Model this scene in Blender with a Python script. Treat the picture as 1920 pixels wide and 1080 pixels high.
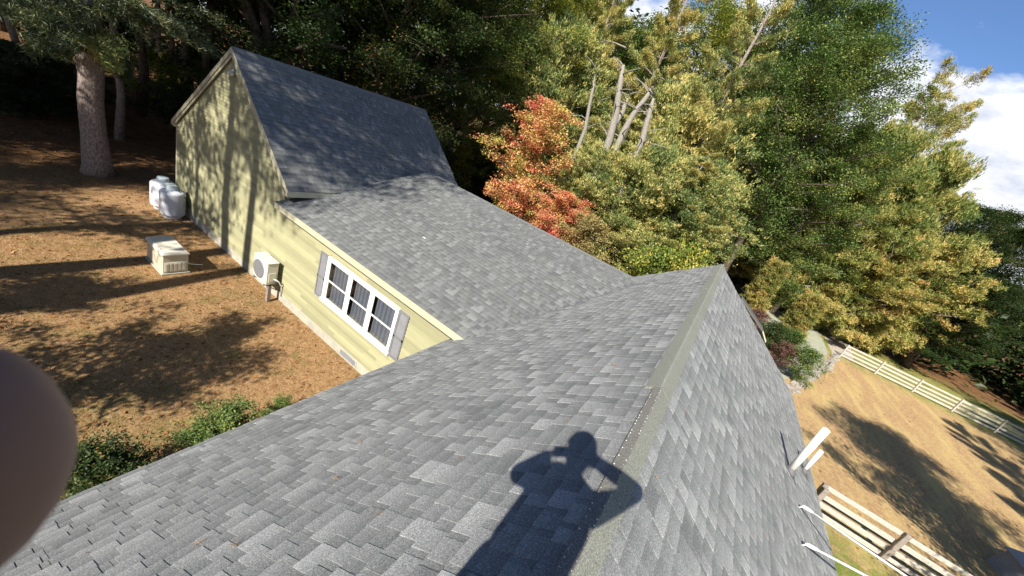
import bpy, math, random
import numpy as np
from mathutils import Vector, Matrix
# ------------------------------------------------------------------ camera, sky, sun, exposure
sc = bpy.context.scene
for o in list(bpy.data.objects): bpy.data.objects.remove(o)
COL = sc.collection
CZ = 7.318                                     # camera height above the lawn (m)
FPX = 713.58                                   # focal length in pixels of the 1920 wide photograph
RM = np.array([[0.78430149, 0.48161001, -0.39105368],
               [0.51784156, -0.16111148, 0.84016856],
               [0.34163035, -0.8614493, -0.37575765]])   # columns: camera right, down, forward
cam_d = bpy.data.cameras.new('camera'); cam = bpy.data.objects.new('camera', cam_d); COL.objects.link(cam)
cam_d.sensor_width = 36.0; cam_d.lens = 36.0*FPX/1920
cam_d.clip_start = 0.003; cam_d.clip_end = 1500
cam.matrix_world = Matrix(((RM[0,0], -RM[0,1], -RM[0,2], 0), (RM[1,0], -RM[1,1], -RM[1,2], 0),
                           (RM[2,0], -RM[2,1], -RM[2,2], CZ), (0, 0, 0, 1)))
cam_d.dof.use_dof = True; cam_d.dof.focus_distance = 7.0; cam_d.dof.aperture_fstop = 26
sc.camera = cam
SUN_EL, SUN_AZ = math.radians(39.9), math.radians(-6.0)      # light travels towards azimuth -6 deg from +Y
LDIR = Vector((math.sin(SUN_AZ)*math.cos(SUN_EL), math.cos(SUN_AZ)*math.cos(SUN_EL), -math.sin(SUN_EL)))
sun_d = bpy.data.lights.new('sun', 'SUN'); sun_d.energy = 4.6; sun_d.angle = math.radians(0.53); sun_d.color = (1.0, 0.93, 0.82)
sun = bpy.data.objects.new('sun', sun_d); COL.objects.link(sun)
sun.rotation_euler = LDIR.to_track_quat('-Z', 'Y').to_euler(); sun.location = (0, -20, 40)
world = bpy.data.worlds.new('World'); sc.world = world; world.use_nodes = True
wn, wl = world.node_tree.nodes, world.node_tree.links
for n in list(wn): wn.remove(n)
w_out = wn.new('ShaderNodeOutputWorld'); w_bg = wn.new('ShaderNodeBackground'); w_bg.inputs[1].default_value = 0.085
sky = wn.new('ShaderNodeTexSky'); sky.sky_type = 'NISHITA'; sky.sun_disc = False
sky.sun_elevation = SUN_EL; sky.sun_rotation = math.radians(174.0); sky.air_density = 1.0; sky.dust_density = 0.0; sky.ozone_density = 6.0; sky.altitude = 1800
# clouds: a bank low in the sky with a billowing upper edge and thin wisps above it
tc = wn.new('ShaderNodeTexCoord'); sep = wn.new('ShaderNodeSeparateXYZ'); wl.new(tc.outputs['Generated'], sep.inputs[0])
mp = wn.new('ShaderNodeMapping'); mp.inputs['Scale'].default_value = (1, 1, 2.0); mp.inputs['Location'].default_value = (3.1, 0.4, 1.7)
wl.new(tc.outputs['Generated'], mp.inputs[0])
def wnoise(scale, detail, rough):
    n = wn.new('ShaderNodeTexNoise'); n.inputs['Scale'].default_value = scale; n.inputs['Detail'].default_value = detail
    n.inputs['Roughness'].default_value = rough; wl.new(mp.outputs[0], n.inputs['Vector']); return n
def wmath(op, a, b=None, clamp=False):
    m = wn.new('ShaderNodeMath'); m.operation = op; m.use_clamp = clamp
    for i, v in enumerate((a, b)):
        if v is None: continue
        if isinstance(v, (int, float)): m.inputs[i].default_value = v
        else: wl.new(v, m.inputs[i])
    return m.outputs[0]
n1 = wnoise(3.2, 9, 0.55); n2 = wnoise(9.0, 8, 0.62); n3 = wnoise(5.0, 10, 0.7)
edge = wmath('ADD', wmath('MULTIPLY', wmath('SUBTRACT', n1.outputs[0], 0.5), 0.30), wmath('MULTIPLY', wmath('SUBTRACT', n2.outputs[0], 0.5), 0.12))
bank = wmath('MULTIPLY', wmath('SUBTRACT', wmath('ADD', edge, 0.352), sep.outputs[2]), 22.0, True)
wisp = wmath('MULTIPLY', wmath('SUBTRACT', n3.outputs[0], 0.62), 4.0, True)
cov = wmath('MAXIMUM', bank, wmath('MULTIPLY', wisp, 0.5), True)
shade = wn.new('ShaderNodeValToRGB'); shade.color_ramp.elements[0].position = 0.3; shade.color_ramp.elements[1].position = 0.62
shade.color_ramp.elements[0].color = (3.5, 3.8, 4.7, 1); shade.color_ramp.elements[1].color = (7.2, 7.3, 7.6, 1)
wl.new(n2.outputs[0], shade.inputs[0])
wmix = wn.new('ShaderNodeMixRGB'); wl.new(cov, wmix.inputs[0]); wl.new(sky.outputs[0], wmix.inputs[1]); wl.new(shade.outputs[0], wmix.inputs[2])
wl.new(wmix.outputs[0], w_bg.inputs[0]); wl.new(w_bg.outputs[0], w_out.inputs[0])
sc.view_settings.view_transform = 'Standard'; sc.view_settings.look = 'None'; sc.view_settings.gamma = 1.0
sc.view_settings.use_curve_mapping = False; sc.view_settings.exposure = 1.0
sc.render.engine = 'CYCLES'; sc.cycles.max_bounces = 6; sc.cycles.diffuse_bounces = 3; sc.cycles.transparent_max_bounces = 6

# ------------------------------------------------------------------ helpers
random.seed(7); rng = np.random.default_rng(11); PI = math.pi
def ray(px): return RM @ np.array([px[0]-960.0, px[1]-540.0, FPX])
def on_z(px, z=0.0):
    r = ray(px); t = (z-CZ)/r[2]; return Vector((r[0]*t, r[1]*t, z))
def at_dist(px, d):                        # the point on a pixel's ray at horizontal distance d
    r = ray(px); t = d/math.hypot(r[0], r[1]); return Vector((r[0]*t, r[1]*t, CZ+r[2]*t))
def C2W(v):                                # camera-frame metres (right, down, forward) to the world
    w = RM @ np.array(v); return Vector((w[0], w[1], w[2]+CZ))

def mat(name, col=(.5,.5,.5), rough=.7, spec=.3, metal=0.0):
    m = bpy.data.materials.new(name); m.use_nodes = True
    b = m.node_tree.nodes['Principled BSDF']
    b.inputs['Base Color'].default_value = (*col, 1); b.inputs['Roughness'].default_value = rough
    b.inputs['Specular IOR Level'].default_value = spec; b.inputs['Metallic'].default_value = metal
    return m
class NT:
    def __init__(s, m): s.m = m; s.t = m.node_tree; s.b = s.t.nodes['Principled BSDF']
    def n(s, kind, **kw):
        x = s.t.nodes.new(kind)
        for k, v in kw.items(): setattr(x, k, v)
        return x
    def link(s, a, b): s.t.links.new(a, b)
    def coord(s, kind='Object', scale=(1,1,1)):
        c = s.n('ShaderNodeTexCoord'); m = s.n('ShaderNodeMapping'); m.inputs['Scale'].default_value = scale
        s.link(c.outputs[kind], m.inputs[0]); return m.outputs[0]
    def noise(s, vec, scale, detail=5, rough=.6):
        x = s.n('ShaderNodeTexNoise'); x.inputs['Scale'].default_value = scale; x.inputs['Detail'].default_value = detail
        x.inputs['Roughness'].default_value = rough; s.link(vec, x.inputs['Vector']); return x.outputs[0]
    def ramp(s, fac, stops):
        r = s.n('ShaderNodeValToRGB'); e = r.color_ramp.elements
        while len(e) < len(stops): e.new(.5)
        for k, (p, c) in enumerate(stops): e[k].position = p; e[k].color = (*c, 1)
        s.link(fac, r.inputs[0]); return r.outputs[0]
    def mix(s, fac, a, b, mode='MIX'):
        x = s.n('ShaderNodeMixRGB', blend_type=mode)
        for i, v in ((0, fac), (1, a), (2, b)):
            if isinstance(v, (int, float)): x.inputs[i].default_value = v
            elif isinstance(v, tuple): x.inputs[i].default_value = (*v, 1)
            else: s.link(v, x.inputs[i])
        return x.outputs[0]
    def math(s, op, a, b=0.0, clamp=False):
        x = s.n('ShaderNodeMath', operation=op); x.use_clamp = clamp
        for i, v in ((0, a), (1, b)):
            if isinstance(v, (int, float)): x.inputs[i].default_value = v
            else: s.link(v, x.inputs[i])
        return x.outputs[0]
    def attr(s, name):
        x = s.n('ShaderNodeAttribute'); x.attribute_name = name; return x.outputs['Fac']
    def bump(s, h, strength=.3, dist=.01):
        x = s.n('ShaderNodeBump'); x.inputs['Strength'].default_value = strength; x.inputs['Distance'].default_value = dist
        s.link(h, x.inputs['Height']); s.link(x.outputs[0], s.b.inputs['Normal'])
    def base(s, c): s.link(c, s.b.inputs['Base Color'])

def np_mesh(name, V, F, attrs=None, smooth=False):
    """V (n,3) array; F (m,k) array of equal sized faces or a list of such arrays."""
    me = bpy.data.meshes.new(name); V = np.asarray(V, np.float32)
    Fs = F if isinstance(F, list) else [F]
    Fs = [np.asarray(f, np.int32) for f in Fs if len(f)]
    me.vertices.add(len(V)); me.vertices.foreach_set('co', V.ravel())
    nl = sum(f.size for f in Fs); nf = sum(len(f) for f in Fs)
    me.loops.add(nl); me.loops.foreach_set('vertex_index', np.concatenate([f.ravel() for f in Fs]))
    me.polygons.add(nf)
    tot = np.concatenate([np.full(len(f), f.shape[1], np.int32) for f in Fs])
    me.polygons.foreach_set('loop_start', np.concatenate([[0], np.cumsum(tot)[:-1]]).astype(np.int32))
    me.polygons.foreach_set('loop_total', tot)
    me.polygons.foreach_set('use_smooth', np.full(nf, smooth, bool))
    me.update(calc_edges=True)
    for k, a in (attrs or {}).items():
        at = me.attributes.new(k, 'FLOAT', 'POINT'); at.data.foreach_set('value', np.asarray(a, np.float32))
    return me
class MB:
    """collects shapes into one mesh"""
    def __init__(s): s.v = []; s.f = []; s.sm = []; s.tone = []
    def add(s, vs, fs, smooth=False, tone=0.0):
        b = len(s.v); s.v += [tuple(v) for v in vs]; s.f += [tuple(i+b for i in f) for f in fs]; s.sm += [smooth]*len(fs); s.tone += [tone]*len(vs)
        return s
    def box(s, x0, x1, y0, y1, z0, z1):
        return s.add([(x0,y0,z0),(x1,y0,z0),(x1,y1,z0),(x0,y1,z0),(x0,y0,z1),(x1,y0,z1),(x1,y1,z1),(x0,y1,z1)],
                     [(3,2,1,0),(4,5,6,7),(0,1,5,4),(1,2,6,5),(2,3,7,6),(3,0,4,7)])
    def bbox(s, x0, x1, y0, y1, z0, z1, b=.01):       # a box with bevelled edges (chamfered)
        vs = []; X = (x0, x1); Y = (y0, y1); Z = (z0, z1)
        import itertools
        idx = {}
        for i, j, k in itertools.product((0,1),(0,1),(0,1)):
            sx, sy, sz = (1 if i == 0 else -1), (1 if j == 0 else -1), (1 if k == 0 else -1)
            for ax in range(3):
                p = [X[i], Y[j], Z[k]]
                for a, sg in enumerate((sx, sy, sz)):
                    if a != ax: p[a] += sg*b
                idx[(i,j,k,ax)] = len(vs); vs.append(tuple(p))
        fs = []
        for ax in range(3):
            a1, a2 = (ax+1) % 3, (ax+2) % 3
            for sgn in (0, 1):
                q = []
                for u, w in ((0,0),(1,0),(1,1),(0,1)):
                    c = [0,0,0]; c[ax] = sgn; c[a1] = u; c[a2] = w; q.append(idx[(*c, ax)])
                fs.append(tuple(q) if sgn else tuple(q[::-1]))
        for ax in range(3):
            a1, a2 = (ax+1) % 3, (ax+2) % 3
            for u, w in itertools.product((0,1),(0,1)):
                c0 = [0,0,0]; c0[a1] = u; c0[a2] = w; c1 = c0[:]; c1[ax] = 1
                q = [idx[(*c0, a1)], idx[(*c1, a1)], idx[(*c1, a2)], idx[(*c0, a2)]]
                fs.append(tuple(q) if (u == w) else tuple(q[::-1]))
        for i, j, k in itertools.product((0,1),(0,1),(0,1)):
            q = [idx[(i,j,k,0)], idx[(i,j,k,1)], idx[(i,j,k,2)]]
            fs.append(tuple(q) if (i+j+k) % 2 else tuple(q[::-1]))
        return s.add(vs, fs)
    def tube(s, pts, rad, n=8, caps=True, smooth=True, tone=0.0):
        pts = [Vector(p) for p in pts]; rad = rad if hasattr(rad, '__len__') else [rad]*len(pts)
        vs = []; ref = None
        for i, p in enumerate(pts):
            t = (pts[min(i+1, len(pts)-1)]-pts[max(i-1, 0)]).normalized()
            if ref is None: ref = Vector((1,0,0)) if abs(t.x) < .8 else Vector((0,1,0))
            a = (ref-t*ref.dot(t)).normalized(); b = t.cross(a); ref = a
            for k in range(n):
                th = 2*PI*k/n; vs.append(p+(a*math.cos(th)+b*math.sin(th))*rad[i])
        fs = [(i*n+k, i*n+(k+1) % n, (i+1)*n+(k+1) % n, (i+1)*n+k) for i in range(len(pts)-1) for k in range(n)]
        if caps: fs += [tuple(range(n))[::-1], tuple((len(pts)-1)*n+k for k in range(n))]
        return s.add(vs, fs, smooth, tone)
    def lathe(s, prof, c=(0,0,0), n=24, smooth=True):          # prof [(r,z)...]
        vs = [(c[0]+r*math.cos(2*PI*k/n), c[1]+r*math.sin(2*PI*k/n), c[2]+z) for r, z in prof for k in range(n)]
        fs = [(i*n+k, i*n+(k+1) % n, (i+1)*n+(k+1) % n, (i+1)*n+k) for i in range(len(prof)-1) for k in range(n)]
        fs += [tuple(range(n))[::-1], tuple((len(prof)-1)*n+k for k in range(n))]
        return s.add(vs, fs, smooth)
    def prism(s, poly, d):                                     # polygon extruded by vector d
        n = len(poly); d = Vector(d); vs = [Vector(p) for p in poly]+[Vector(p)+d for p in poly]
        return s.add(vs, [tuple(range(n))[::-1], tuple(range(n, 2*n))]+[(i, (i+1) % n, n+(i+1) % n, n+i) for i in range(n)])
    def mesh(s, name):
        me = bpy.data.meshes.new(name); me.from_pydata(s.v, [], s.f); me.polygons.foreach_set('use_smooth', s.sm)
        at = me.attributes.new('tone', 'FLOAT', 'POINT'); at.data.foreach_set('value', s.tone); me.update(); return me
    def build(s, name, m, parent=None, loc=None): return obj(name, s.mesh(name), m, parent, loc)
def obj(name, me, m=None, parent=None, loc=None):
    o = bpy.data.objects.new(name, me); COL.objects.link(o)
    if m and me is not None and not me.materials: me.materials.append(m)
    if parent: o.parent = parent
    if loc is not None: o.location = loc
    return o
def tag(o, label, cat, group=None):
    o['label'] = label; o['category'] = cat
    if group: o['group'] = group
    return o
def thing(name, label, cat, loc=(0,0,0), group=None):
    return tag(obj(name, None, loc=loc), label, cat, group)
def struct(o): o['kind'] = 'structure'; return o
def stuff(o): o['kind'] = 'stuff'; return o

# ------------------------------------------------------------------ materials
def m_shingle(name, lo, hi, tint):
    m = mat(name, rough=.86, spec=.35); t = NT(m)
    ob = t.n('ShaderNodeTexCoord').outputs['Object']; geo = t.n('ShaderNodeNewGeometry').outputs['Position']
    g = t.noise(geo, 210, 2, .75); g2 = t.noise(geo, 1.3, 4, .6); g3 = t.noise(geo, 95, 3, .75)
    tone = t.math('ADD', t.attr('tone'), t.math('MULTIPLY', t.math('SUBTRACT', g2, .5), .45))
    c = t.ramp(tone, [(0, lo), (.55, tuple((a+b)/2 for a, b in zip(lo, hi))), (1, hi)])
    gr = t.ramp(t.math('ADD', t.math('MULTIPLY', g, .6), t.math('MULTIPLY', g3, .4)), [(.33, (.30,.31,.33)), (.5, (1,1,1)), (.66, (2.5,2.4,2.3))])
    c = t.mix(1.0, c, gr, 'MULTIPLY'); t.base(c); t.bump(g, .55, .004); return m
M = {}
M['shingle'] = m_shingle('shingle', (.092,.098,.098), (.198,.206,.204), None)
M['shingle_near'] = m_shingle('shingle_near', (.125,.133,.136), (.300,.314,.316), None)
M['deck'] = mat('deck', (.10,.108,.115), .9)
M['cap'] = m_shingle('ridge_cap', (.17,.18,.155), (.24,.25,.215), None)
M['felt'] = m_shingle('felt', (.13,.13,.12), (.21,.205,.19), None)
def m_siding():
    m = mat('siding', rough=.6, spec=.25); t = NT(m); v = t.coord('Object', (1.2, 1.2, 30)); v2 = t.coord('Object', (1, 1, 1))
    c = t.ramp(t.noise(v, 3.0, 5), [(.3, (.29,.285,.170)), (.7, (.355,.347,.218))])
    c = t.mix(t.ramp(t.noise(v2, .8, 5), [(.5, (0,0,0)), (.75, (.35,.35,.35))]), c, (.27,.265,.175))
    rnd = t.n('ShaderNodeObjectInfo').outputs['Random']
    c = t.mix(1.0, c, t.ramp(rnd, [(0, (.80,.80,.78)), (1, (1.14,1.13,1.10))]), 'MULTIPLY')
    t.base(c); t.bump(t.noise(v, 12, 3), .15, .002); return m
M['siding'] = m_siding()
def m_paint(name, col, var=.85, rough=.5, sc_=4.0):
    m = mat(name, rough=rough, spec=.35); t = NT(m); v = t.coord('Object')
    t.base(t.ramp(t.noise(v, sc_, 6, .7), [(.3, tuple(c*var for c in col)), (.65, col)])); return m
M['trim'] = m_paint('cream_trim', (.50,.48,.35), .85)
M['white'] = m_paint('white_vinyl', (.80,.80,.79), .95, .35)
M['shutter'] = m_paint('grey_shutter', (.19,.195,.21), .85, .5)
M['concrete'] = m_paint('foundation', (.44,.43,.36), .72, .85, 3)
M['beige'] = m_paint('beige_metal', (.60,.55,.42), .9, .45, 3)
M['beige2'] = m_paint('light_beige', (.68,.65,.55), .93, .45, 3)
M['dark'] = mat('dark_plastic', (.03,.03,.032), .5)
M['tank'] = m_paint('tank_white', (.72,.74,.80), .93, .35, 2)
M['bluecap'] = m_paint('pale_blue', (.50,.60,.66), .9, .4, 5)
M['pvc'] = m_paint('white_pipe', (.82,.81,.76), .9, .4, 8)
M['lead'] = m_paint('flashing', (.13,.13,.135), .7, .6, 8)
M['wire'] = m_paint('pale_wire', (.72,.71,.68), .85, .5, 8)
M['interior'] = mat('interior', (.05,.05,.05), .9)
M['curtain'] = m_paint('curtain', (.20,.21,.235), .8, .8, 3)
def m_glass():
    m = mat('pane_glass', (.8,.85,.9), .03, .5); b = m.node_tree.nodes['Principled BSDF']
    t = m.node_tree; tr = t.nodes.new('ShaderNodeBsdfTransparent'); tr.inputs[0].default_value = (.88,.9,.92,1)
    gl = t.nodes.new('ShaderNodeBsdfGlossy'); gl.inputs['Roughness'].default_value = .02
    lw = t.nodes.new('ShaderNodeLayerWeight'); lw.inputs[0].default_value = .5; mx = t.nodes.new('ShaderNodeMixShader')
    pw = t.nodes.new('ShaderNodeMath'); pw.operation = 'POWER'; pw.inputs[1].default_value = 4.0; t.links.new(lw.outputs['Facing'], pw.inputs[0])
    ad = t.nodes.new('ShaderNodeMath'); ad.operation = 'MULTIPLY_ADD'; ad.inputs[1].default_value = .9; ad.inputs[2].default_value = .045; t.links.new(pw.outputs[0], ad.inputs[0])
    t.links.new(ad.outputs[0], mx.inputs[0]); t.links.new(tr.outputs[0], mx.inputs[1]); t.links.new(gl.outputs[0], mx.inputs[2])
    t.links.new(mx.outputs[0], t.nodes['Material Output'].inputs[0]); t.nodes.remove(b); return m
M['glass'] = m_glass()
def m_wood(name, a, b):
    m = mat(name, rough=.8, spec=.2); t = NT(m); v = t.coord('Object', (2.5, 14, 14))
    c = t.ramp(t.noise(v, 3, 7, .7), [(.3, a), (.7, b)]); t.base(c); t.bump(t.noise(v, 8, 4), .4, .006); return m
M['rail'] = m_wood('weathered_rail', (.27,.25,.22), (.57,.54,.48))
M['post'] = m_wood('weathered_post', (.17,.14,.12), (.34,.295,.26))
def m_bark(name, a, b, scale=1.0):
    m = mat(name, rough=.95, spec=.15); t = NT(m); v = t.coord('Object', (8*scale, 8*scale, 3.6*scale))
    n = t.noise(v, 2.2, 7, .7); t.base(t.ramp(n, [(.35, a), (.6, b)])); t.bump(n, .9, .05); return m
M['bark_pine'] = m_bark('pine_bark', (.11,.085,.075), (.40,.335,.305), 1.3)
M['bark_dark'] = m_bark('dark_bark', (.035,.028,.022), (.13,.10,.08))
M['bark_pale'] = m_bark('pale_bark', (.16,.145,.12), (.40,.375,.33), 2.0)
def m_leaf(name, cols, trans=.35, patch=.35, gloss=.02):
    """cols: list of (pos, rgb) over the leaf's own random value plus a slow drift over the crown"""
    m = bpy.data.materials.new(name); m.use_nodes = True; t = m.node_tree
    for n in list(t.nodes): t.nodes.remove(n)
    k = NT.__new__(NT); k.m = m; k.t = t
    out = t.nodes.new('ShaderNodeOutputMaterial')
    geo = t.nodes.new('ShaderNodeNewGeometry').outputs['Position']
    drift = k.math('MULTIPLY', k.math('SUBTRACT', k.noise(geo, .42, 3, .6), .5), 2.2*patch)
    info = t.nodes.new('ShaderNodeObjectInfo').outputs['Random']
    f = k.math('ADD', k.math('ADD', k.attr('tone'), drift), k.math('MULTIPLY', k.math('SUBTRACT', info, .5), .25))
    c = k.ramp(f, cols)
    d = t.nodes.new('ShaderNodeBsdfDiffuse'); tl = t.nodes.new('ShaderNodeBsdfTranslucent'); g = t.nodes.new('ShaderNodeBsdfGlossy')
    g.inputs['Roughness'].default_value = .5; g.inputs['Color'].default_value = (.9,.9,.85,1)
    k.link(c, d.inputs[0]); k.link(c, tl.inputs[0])
    a = t.nodes.new('ShaderNodeMixShader'); a.inputs[0].default_value = trans; b = t.nodes.new('ShaderNodeMixShader'); b.inputs[0].default_value = gloss
    k.link(d.outputs[0], a.inputs[1]); k.link(tl.outputs[0], a.inputs[2]); k.link(a.outputs[0], b.inputs[1]); k.link(g.outputs[0], b.inputs[2])
    k.link(b.outputs[0], out.inputs[0]); return m
M['leaf_green'] = m_leaf('leaf_green', [(0, (.04,.085,.02)), (.42, (.11,.18,.045)), (.72, (.25,.30,.08)), (1, (.44,.38,.10))], .3, .5)
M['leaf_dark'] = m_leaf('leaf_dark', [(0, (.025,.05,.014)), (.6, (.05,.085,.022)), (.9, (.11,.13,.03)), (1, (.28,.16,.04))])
M['leaf_yellowgreen'] = m_leaf('leaf_yellowgreen', [(0, (.07,.13,.025)), (.38, (.20,.26,.045)), (.72, (.44,.43,.075)), (1, (.60,.45,.10))], .32, .5)
M['leaf_red'] = m_leaf('leaf_red', [(0, (.60,.06,.09)), (.08, (.66,.17,.11)), (.26, (.74,.31,.18)), (.52, (.72,.44,.17)), (.85, (.52,.50,.11)), (1, (.36,.42,.09))], .34, .75)
M['leaf_tan'] = m_leaf('leaf_tan', [(0, (.16,.15,.05)), (.5, (.42,.33,.13)), (1, (.62,.48,.22))], .35, .4)
M['leaf_maroon'] = m_leaf('leaf_maroon', [(0, (.07,.05,.03)), (.5, (.19,.09,.075)), (1, (.30,.21,.15))], .25)
M['needle'] = m_leaf('needle', [(0, (.08,.14,.05)), (.36, (.26,.31,.10)), (.66, (.56,.52,.18)), (1, (.70,.54,.22))], .26, .5, .02)
M['needle_dark'] = m_leaf('needle_dark', [(0, (.025,.05,.022)), (.6, (.06,.09,.03)), (1, (.20,.18,.06))], .2, .3, .06)
M['needle_gold'] = m_leaf('needle_gold', [(0, (.09,.15,.035)), (.36, (.25,.28,.075)), (.68, (.50,.43,.13)), (1, (.66,.44,.17))], .26, .55, .02)
M['skin'] = mat('skin', (.25,.15,.125), .55, .35); M['skin'].node_tree.nodes['Principled BSDF'].inputs['Subsurface Weight'].default_value = .15
M['skin'].node_tree.nodes['Principled BSDF'].inputs['Subsurface Scale'].default_value = .004

# ------------------------------------------------------------------ ground, drive, paths
def m_ground():
    m = mat('ground_cover', rough=.95, spec=.1); t = NT(m); p = t.n('ShaderNodeNewGeometry').outputs['Position']
    sp = t.n('ShaderNodeSeparateXYZ'); t.link(p, sp.inputs[0]); X, Y = sp.outputs[0], sp.outputs[1]
    big = t.noise(p, .35, 6, .65); mid = t.noise(p, 1.6, 6, .7); fine = t.noise(p, 22, 4, .75); vf = t.noise(p, 75, 3, .8)
    def band(c, a, b, wob=3.0):      # 0..1 ramp of a coordinate between a and b with a wobbling edge
        k = t.math('ADD', c, t.math('MULTIPLY', t.math('SUBTRACT', big, .5), wob))
        return t.math('MULTIPLY', t.math('SUBTRACT', k, a), 1.0/(b-a), True)
    clump = t.noise(p, 5.5, 5, .75)
    tex = t.math('ADD', t.math('ADD', t.math('MULTIPLY', fine, .35), t.math('MULTIPLY', vf, .25)), t.math('MULTIPLY', clump, .4))
    lawn = t.ramp(tex, [(.34, (.11,.058,.026)), (.48, (.36,.215,.105)), (.64, (.60,.41,.23))])
    green = t.ramp(fine, [(.35, (.05,.065,.015)), (.65, (.20,.22,.06))])
    gm = t.math('MULTIPLY', t.ramp(mid, [(.52, (0,0,0)), (.66, (1,1,1))]), .6)
    # greener towards the foot of the near house side, the fence and the heat pump
    near = t.math('MULTIPLY', band(X, -11.5, -5.0, 4), t.math('SUBTRACT', 1.0, band(Y, 1.2, 4.2, 4)))
    gm = t.math('MAXIMUM', gm, t.math('MULTIPLY', near, t.math('MULTIPLY', t.ramp(mid, [(.38, (0,0,0)), (.6, (1,1,1))]), .75)))
    lawn = t.mix(gm, lawn, green)
    straw = t.ramp(tex, [(.36, (.17,.095,.045)), (.49, (.41,.265,.135)), (.62, (.62,.44,.23))])
    streak = t.n('ShaderNodeMapping'); streak.inputs['Scale'].default_value = (.75,.16,1); streak.inputs['Rotation'].default_value = (0,0,.35); t.link(p, streak.inputs[0])
    st = t.noise(streak.outputs[0], 1.6, 6, .65)
    straw = t.mix(t.ramp(st, [(.44, (0,0,0)), (.74, (.7,.7,.7))]), straw, (.62,.50,.20))
    fg = t.math('MULTIPLY', t.math('SUBTRACT', 1.0, band(Y, 12.2, 14.6, 2.0)), t.ramp(mid, [(.36, (0,0,0)), (.52, (1,1,1))]))
    ff = t.math('MULTIPLY', band(Y, 36.5, 39.5, 2.5), t.ramp(mid, [(.38, (.2,.2,.2)), (.56, (1,1,1))]))
    straw = t.mix(t.math('MAXIMUM', fg, ff), straw, t.ramp(fine, [(.35, (.08,.13,.02)), (.65, (.26,.32,.07))]))
    c = t.mix(band(X, 2.5, 3.5, 1.0), lawn, straw)
    litter = t.ramp(t.math('ADD', t.math('MULTIPLY', fine, .5), t.math('MULTIPLY', mid, .5)), [(.36, (.06,.035,.018)), (.5, (.17,.09,.042)), (.64, (.30,.16,.075))])
    wood = t.math('MAXIMUM', t.math('SUBTRACT', 1.0, band(X, -23.5, -16.5, 5)), t.math('MAXIMUM', t.math('MULTIPLY', band(Y, 15, 18, 2), t.math('SUBTRACT', 1.0, band(X, 1.5, 4.0, 1))), band(Y, 47, 52, 5)), True)
    c = t.mix(wood, c, litter); t.base(c); t.bump(t.math('ADD', t.math('MULTIPLY', fine, .5), vf), .8, .03); return m
M['ground'] = m_ground()
gm_ = MB(); G = 420
gm_.add([(-G,-G,0),(G,-G,0),(G,G,0),(-G,G,0)], [(0,1,2,3)])
struct(gm_.build('ground', M['ground']))
def m_gravel(name, a, b):
    m = mat(name, rough=.95, spec=.15); t = NT(m); p = t.n('ShaderNodeNewGeometry').outputs['Position']
    n = t.noise(p, 40, 4, .8); n2 = t.noise(p, .6, 5, .65)
    c = t.ramp(n, [(.3, a), (.7, b)]); t.base(t.mix(t.ramp(n2, [(.5, (0,0,0)), (.72, (.55,.55,.55))]), c, (.26,.25,.14))); t.bump(n, .7, .02); return m
M['gravel'] = m_gravel('gravel', (.27,.28,.21), (.46,.47,.37)); M['path'] = m_gravel('path', (.34,.29,.25), (.52,.46,.40))
def sheet(name, pts, z, m):
    P = [Vector((x, y, z)) for x, y in pts]; b = MB(); b.add(P, [tuple(range(len(P)))]); return struct(b.build(name, m))
sheet('driveway', [(3.6,24.5),(5.6,24.0),(8.9,31.5),(10.5,38.2),(11.2,50),(16.5,60),(19,84),(5,88),(3.4,60),(2.4,40)], .004, M['gravel'])
sheet('path', [(10.9,38.6),(12.6,39.4),(13.5,45),(16.9,66),(19,90),(17,90),(13.4,56),(11.3,47)], .008, M['path'])

# ------------------------------------------------------------------ the house
house = thing('house', 'pale yellow clapboard house with grey shingle roofs and a tall gabled end', 'house')
AX, AZ, AS = .1497, 5.668, .7372                 # near ridge: x, height, pitch
AXL, AXR, AY0, AY1 = -3.778, 3.797, -9.0, 13.98  # eaves, back and far gable
AZL, AZR = AZ-AS*(AX-AXL), AZ-AS*(AXR-AX)
YW = 6.206; BYE, BZE, BYR, BZR = 5.96, 3.092, 11.70, 4.499
BS = (BZR-BZE)/(BYR-BYE); BYB, BZB = 13.92, 3.2
CX, CZR, CS = -13.88, 6.437, .8177; CXL, CXR, CY0, CY1 = -17.79, -10.335, 6.106, 13.94
CZL, CZRT = CZR-CS*(CX-CXL), CZR-CS*(CXR-CX)
def zA(x): return AZ-AS*abs(x-AX)
def zB(y): return BZE+BS*(y-BYE) if y < BYR else BZR-(BZR-BZB)/(BYB-BYR)*(y-BYR)
def zC(x): return CZR-CS*abs(x-CX)
EXPO = .143
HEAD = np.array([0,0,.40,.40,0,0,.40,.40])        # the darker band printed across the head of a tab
tab_meshes = {}
fields = {k: {'V': [], 'F': [], 'T': [], 'n': 0} for k in ('shingle', 'shingle_near')}
near_tabs = []
def wedge(w, l, nb, nt, b0=-.004):
    """shingle piece in local (u along eave, v up the slope, n out): thick butt, thin head"""
    v = [(0,0,b0),(w,0,b0),(w,l,b0),(0,l,b0),(0,0,nb),(w,0,nb),(w,l,nt),(0,l,nt)]
    return np.array(v), np.array([(4,5,6,7),(0,1,5,4),(1,2,6,5),(3,0,4,7),(2,3,7,6)])
WD = [.075,.10,.125,.15,.18,.215,.255]; TN = [.05,.25,.45,.62,.8,.98]
slopes = []
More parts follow.
